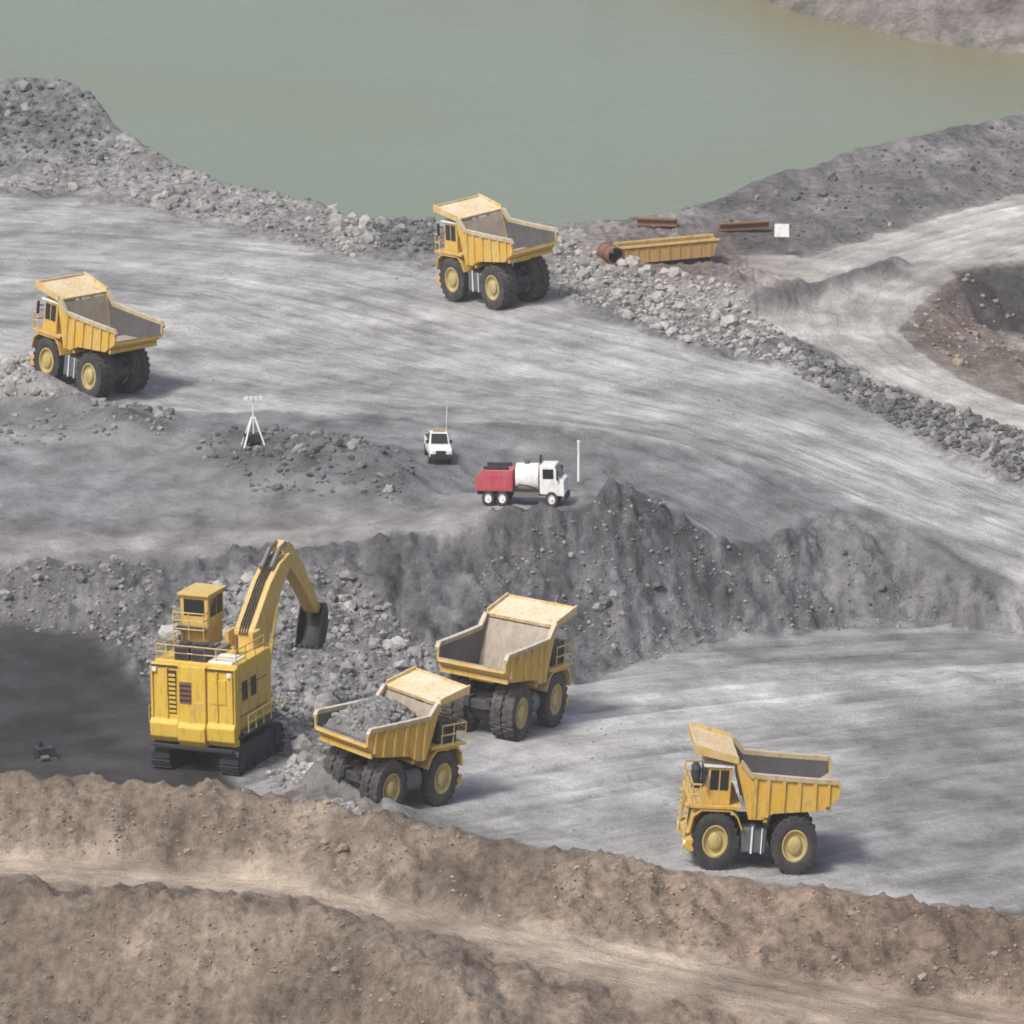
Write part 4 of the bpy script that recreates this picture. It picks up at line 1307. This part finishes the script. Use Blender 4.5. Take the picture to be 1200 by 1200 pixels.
w1 = noise(nt, mapping(nt, geo.outputs['Position'], (.5, .9, 1)), 1.0, 4, .6)
bp = nd(nt, 'ShaderNodeBump', Strength=.22, Distance=.4)
lk(w1, bp.inputs['Height']); lk(bp.outputs[0], b.inputs['Normal'])
M['water'] = m
lx = np.concatenate([[-1600, -400], np.arange(-120, 121, 4), [400, 1600]]); ly = np.concatenate([np.arange(650, 1000, 6), [1060, 1400, 2600]])
lmb = MB()
for y in ly:
    lmb.v += [(float(x), float(y), 1.0) for x in lx]
for j_ in range(len(ly) - 1):
    for i_ in range(len(lx) - 1):
        q = j_ * len(lx) + i_
        lmb.f.append((q, q + 1, q + 1 + len(lx), q + len(lx)))
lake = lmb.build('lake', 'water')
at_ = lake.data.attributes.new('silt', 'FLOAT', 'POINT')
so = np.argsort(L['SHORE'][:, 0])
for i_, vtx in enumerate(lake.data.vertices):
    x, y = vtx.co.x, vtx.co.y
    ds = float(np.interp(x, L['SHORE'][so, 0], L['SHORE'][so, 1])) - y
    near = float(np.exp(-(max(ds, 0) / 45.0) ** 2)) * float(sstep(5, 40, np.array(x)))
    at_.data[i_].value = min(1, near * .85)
lake['kind'] = 'structure'


# ------------------------------------------------------------------ loose rock
def rock_mesh(seed, sub=1):
    bm = bmesh.new()
    bmesh.ops.create_icosphere(bm, subdivisions=sub, radius=1)
    rs = random.Random(seed)
    sx, sy, sz = rs.uniform(.75, 1.25), rs.uniform(.7, 1.1), rs.uniform(.55, .95)
    for v in bm.verts:
        k_ = rs.uniform(.72, 1.18)
        v.co = Vector((v.co.x * sx * k_, v.co.y * sy * k_, v.co.z * sz * k_))
    vs = [tuple(v.co) for v in bm.verts]; fs = [tuple(v.index for v in f.verts) for f in bm.faces]
    bm.free()
    return np.array(vs), fs


ROCKS = [rock_mesh(s, 1 if s < 5 else 2) for s in range(8)]
LOWR = [rock_mesh(40 + s, 1) for s in range(6)]
ROCKME = {}


def rock_data(i_, mt):
    if (i_, mt) not in ROCKME:
        me = bpy.data.meshes.new('rock')
        me.from_pydata([tuple(v) for v in ROCKS[i_][0]], [], ROCKS[i_][1])
        me.materials.append(M[mt])
        ROCKME[(i_, mt)] = me
    return ROCKME[(i_, mt)]


KEEP = [(o.location.x + 2.6 * math.cos(o.rotation_euler.z), o.location.y + 2.6 * math.sin(o.rotation_euler.z), 6.0) for o in TR] + [(EX.location.x, EX.location.y, 5.5), (pk.location.x, pk.location.y, 3.2), (sv.location.x, sv.location.y, 4.4),
        (sb.location.x, sb.location.y, 3.2)]


def scatter(parent, poly, n_big, n_small, big, small, mt, name='loose_rock', pw=2.2, sink=.25, clump=.0):
    """big rocks one by one under the piece of ground they lie on, the small ones joined"""
    poly = [p[:2] for p in poly]
    x0, x1 = min(p[0] for p in poly), max(p[0] for p in poly); y0, y1 = min(p[1] for p in poly), max(p[1] for p in poly)
    pa = np.array(poly)

    def pick():
        for _ in range(400):
            x, y = random.uniform(x0, x1), random.uniform(y0, y1)
            if not inpoly(poly, np.array([x]), np.array([y]))[0]:
                continue
            if any(math.hypot(x - q[0], y - q[1]) < q[2] for q in KEEP):
                continue
            if clump and float(fbm(np.array([x * .3]), np.array([y * .3]), 2, 77)[0]) < -.05 and random.random() < clump:
                continue
            return x, y
        return None
    mts = mt if isinstance(mt, (list, tuple)) else [mt]
    for _ in range(n_big):
        p = pick()
        if not p:
            continue
        s = big[0] + (big[1] - big[0]) * random.random() ** pw
        o = bpy.data.objects.new('rock', rock_data(random.randrange(8), random.choice(mts))); col.objects.link(o)
        o.location = (p[0], p[1], Zat(*p) + s * sink); o.scale = (s, s, s * random.uniform(.9, 1.35))
        o.rotation_euler = (random.uniform(-.5, .5), random.uniform(-.5, .5), random.uniform(0, 6.28))
        o.parent = parent
    vs, fs, off = [], [], 0
    for _ in range(n_small):
        p = pick()
        if not p:
            continue
        s = small[0] + (small[1] - small[0]) * random.random() ** pw
        rv, rf = random.choice(LOWR)
        a = random.uniform(0, 6.28); c, q = math.cos(a), math.sin(a)
        vv = rv * s
        vv = np.c_[vv[:, 0] * c - vv[:, 1] * q + p[0], vv[:, 0] * q + vv[:, 1] * c + p[1], vv[:, 2] * random.uniform(.8, 1.3) + Zat(*p) + s * sink]
        vs.append(vv); fs += [tuple(k_ + off for k_ in f) for f in rf]; off += len(vv)
    if vs:
        me = bpy.data.meshes.new(name); me.from_pydata(np.concatenate(vs).tolist(), [], fs); me.materials.append(M[mts[0]])
        o = bpy.data.objects.new(name, me); col.objects.link(o)
        o['kind'] = 'stuff'; o.parent = parent


scatter(GROUND['lakeside_bank'], [P(0, 215, 9.7), P(140, 165, 11), P(240, 207, 10.8), P(370, 237, 10.6), P(430, 266, 10.3), P(430, 300, 9.8), P(300, 275, 9.6), P(150, 232, 9.6)], 70, 900, (.25, .8), (.08, .4), ['rock', 'rock_pale', 'rock'], clump=.5)
scatter(GROUND['lakeside_bank'], [P(380, 240, 10.6), P(430, 258, 10.4), P(450, 300, 9.8), P(400, 305, 9.8)], 16, 120, (.5, 1.2), (.15, .5), ['rock_pale', 'rock'])
scatter(GROUND['lakeside_bank'], [P(-100, 190, 10), P(130, 200, 10), P(120, 110, 13), P(60, 88, 14.4), P(-100, 100, 13.6)], 40, 500, (.45, 1.1), (.12, .5), ['rock_dark', 'rock'])
scatter(GROUND['lakeside_bank'], [P(425, 262, 10.5), P(510, 256, 11), P(510, 300, 10), P(440, 300, 9.9)], 16, 260, (.4, .9), (.12, .5), ['rock_dark', 'rock'])
scatter(GROUND['lakeside_bank'], [P(640, 270, 10.8), P(700, 300, 10.6), P(820, 330, 10), P(930, 400, 9.2), P(940, 435, 8.4), P(800, 400, 9.5), P(660, 350, 10)], 110, 1500, (.3, .85), (.10, .42), ['rock_pale', 'rock_pale', 'rock'], clump=.3)
scatter(GROUND['rock_bank'], [P(930, 402, 9.2), P(1060, 462, 8.3), P(1250, 520, 7.4), P(1250, 590, 4), P(1060, 506, 6.3), P(930, 436, 8.4)], 100, 1500, (.3, .9), (.10, .42), ['rock_dark', 'rock', 'rock'], clump=.3)
scatter(GROUND['pit_wall'], [P(190, 800, 4), P(200, 690, 6.6), P(300, 660, 8), P(400, 660, 8.8), P(500, 720, 7), P(545, 790, 4), P(470, 870, 3), P(385, 908, 3), P(290, 885, 3.1), P(230, 862, 3.2)], 120, 2600, (.35, 1.0), (.10, .45), ['rock', 'rock_pale', 'rock'], clump=.35)
scatter(GROUND['pit_wall'], [P(-80, 725, 3.8), P(-80, 668, 6.8), P(190, 662, 7), P(190, 800, 4), P(110, 745, 3.5)], 14, 700, (.3, .6), (.08, .32), ['rock', 'rock_dark'], clump=.4)
scatter(GROUND['pit_wall'], [P(560, 790, 2.6), P(560, 640, 10), P(760, 600, 9.6), P(850, 645, 6.5), P(1040, 640, 5), P(1100, 730, .4), P(860, 745, 1.3), P(700, 790, 2)], 12, 900, (.3, .6), (.06, .26), ['rock', 'rock_dark'], clump=.6)
scatter(GROUND['upper_bench'], [P(220, 535, 8.6), P(300, 505, 8.8), P(400, 515, 9.4), P(490, 560, 9.6), P(470, 590, 9.6), P(300, 590, 8.4)], 24, 480, (.3, .75), (.10, .4), ['rock_dark', 'rock'])
scatter(GROUND['haul_road'], [P(0, 425, 8.6), P(60, 425, 8.6), P(110, 470, 8.4), P(195, 480, 8.4), P(200, 482, 8.4), P(0, 478, 8.2)], 18, 220, (.3, .8), (.10, .4), ['rock_pale', 'rock'])
scatter(GROUND['upper_bench'], [P(0, 484, 8), P(195, 486, 8.4), P(215, 525, 8.2), P(0, 520, 8)], 14, 200, (.3, .7), (.10, .4), ['rock', 'rock_dark'])
scatter(GROUND['pit_floor'], [P(360, 915, 4.2), P(420, 925, 4.5), P(470, 955, 3.6), P(440, 966, 3.6), P(380, 948, 4)], 20, 260, (.25, .75), (.08, .4), ['rock', 'rock_dark'])
scatter(GROUND['pit_floor'], [P(370, 905, 3), P(430, 900, 3), P(470, 950, 2.9), P(440, 955, 2.9), P(380, 930, 3)], 14, 140, (.3, .8), (.10, .4), ['rock', 'rock_dark', 'rock_pale'])
scatter(GROUND['pit_floor'], [P(300, 888, 3.1), P(380, 905, 3), P(385, 940, 3), P(320, 925, 3.1)], 16, 140, (.3, .8), (.10, .4), ['rock_pale', 'rock_pale', 'rock'])
scatter(GROUND['earth_berm'], [P(-80, 906, 5), P(300, 925, 5), P(600, 985, 3.6), P(1000, 1052, 1.3), P(1280, 1075, .8), P(1280, 1190, -2.2), P(1000, 1152, -1.6), P(600, 1080, 0), P(250, 1016, .9), P(-80, 1002, 1)], 24, 1500, (.2, .5), (.05, .2), ['rock_brown'], clump=.7)
scatter(GROUND['earth_slope'], [P(-80, 1045, 1.9), P(300, 1064, 2.2), P(400, 1075, 1.9), P(560, 1185, .5), P(560, 1240, -4), P(-80, 1230, -6)], 14, 900, (.2, .45), (.05, .2), ['rock_brown'], clump=.7)
scatter(GROUND['embankment'], [P(840, 245, 11), P(1000, 182, 13.4), P(1250, 125, 14.5), P(1250, 215, 10.6), P(1000, 278, 9.8), P(860, 296, 9.6)], 14, 500, (.3, .7), (.08, .3), ['rock_dark', 'rock'], clump=.6)
scatter(GROUND['hollow'], [P(1060, 386, 8.8), P(1130, 325, 9), P(1230, 380, 5.2), P(1230, 440, 6), P(1130, 435, 8)], 16, 260, (.3, .7), (.10, .35), ['rock_brown', 'rock'])
scatter(GROUND['pit_floor'], [P(690, 830, 2), P(1250, 790, 0), P(1250, 1060, -.3), P(800, 1010, 1.4), P(560, 960, 2.8)], 0, 120, (.2, .3), (.05, .14), ['rock'])
scatter(GROUND['haul_road'], [P(0, 250, 9.4), P(400, 310, 9.7), P(640, 360, 10), P(1060, 520, 6), P(1250, 620, 3.6), P(1080, 620, 5.6), P(700, 498, 10), P(0, 420, 8.6)], 0, 140, (.2, .3), (.05, .14), ['rock'])


# load of rock in the tray of the truck under the excavator
def tray_load(tk, label):
    n, mm = 26, 18
    vs, fs = [], []
    rs = random.Random(5)
    for j_ in range(mm):
        for i_ in range(n):
            a, b2 = i_ / (n - 1), j_ / (mm - 1)
            x = -2.5 + a * 6.2; y = -2.85 + b2 * 5.7
            e = min(1, 3.2 * min(a * .9, 1 - a, b2, 1 - b2))
            z = 4.25 + .12 * (x + 2.5) / 2.2 + 1.0 * e ** .8 + rs.uniform(-.16, .16) * (.3 + e)
            vs.append(KT3(x, y, z))
    for j_ in range(mm - 1):
        for i_ in range(n - 1):
            k_ = j_ * n + i_
            fs.append((k_, k_ + 1, k_ + n + 1, k_ + n))
    b0 = len(vs)                                     # skirt down into the tray
    ring = [i_ for i_ in range(n)] + [j_ * n + n - 1 for j_ in range(1, mm)] + [(mm - 1) * n + i_ for i_ in range(n - 2, -1, -1)] + [j_ * n for j_ in range(mm - 2, 0, -1)]
    for r_ in ring:
        x, y, z = vs[r_]
        vs.append((x * .97 + .03, y * .97, max(KT(3.85), z - 1.0)))
    for k_ in range(len(ring)):
        q = (k_ + 1) % len(ring)
        fs.append((ring[k_], b0 + k_, b0 + q, ring[q]))
    for _ in range(160):
        a, b2 = rs.uniform(.08, .92), rs.uniform(.08, .92)
        x = -2.5 + a * 6.2; y = -2.85 + b2 * 5.7
        e = min(1, 3.2 * min(a * .9, 1 - a, b2, 1 - b2))
        z = 4.25 + .12 * (x + 2.5) / 2.2 + 1.0 * e ** .8
        rv, rf = rs.choice(LOWR); s = rs.uniform(.12, .42)
        o0 = len(vs)
        x, y, z = KT3(x, y, z)
        vs += [(x + p[0] * s, y + p[1] * s, z + p[2] * s) for p in rv]
        fs += [tuple(k_ + o0 for k_ in f) for f in rf]
    me = bpy.data.meshes.new('rock_load'); me.from_pydata(vs, [], fs); me.materials.append(M['rock'])
    o = bpy.data.objects.new('rock_load', me); col.objects.link(o)
    o.location = tk.location; o.rotation_euler = tk.rotation_euler; o.scale = tk.scale
    o['label'] = label; o['category'] = 'rock load'


tray_load(TR[1], 'heap of broken grey rock in the tray of the truck beside the excavator')

# ------------------------------------------------------------------ haze
m = bpy.data.materials.new('haze_air'); m.use_nodes = True
nt = m.node_tree; nt.nodes.clear()
out = nt.nodes.new('ShaderNodeOutputMaterial')
pv = nt.nodes.new('ShaderNodeVolumePrincipled')
pv.inputs['Color'].default_value = (.93, .94, .97, 1)
pv.inputs['Density'].default_value = .0001
pv.inputs['Anisotropy'].default_value = .2
nt.links.new(pv.outputs[0], out.inputs['Volume'])
M['haze'] = m
hz = MB().box(-1900, 1900, -500, 4600, -30, 260).build('haze', 'haze')
hz['kind'] = 'stuff'
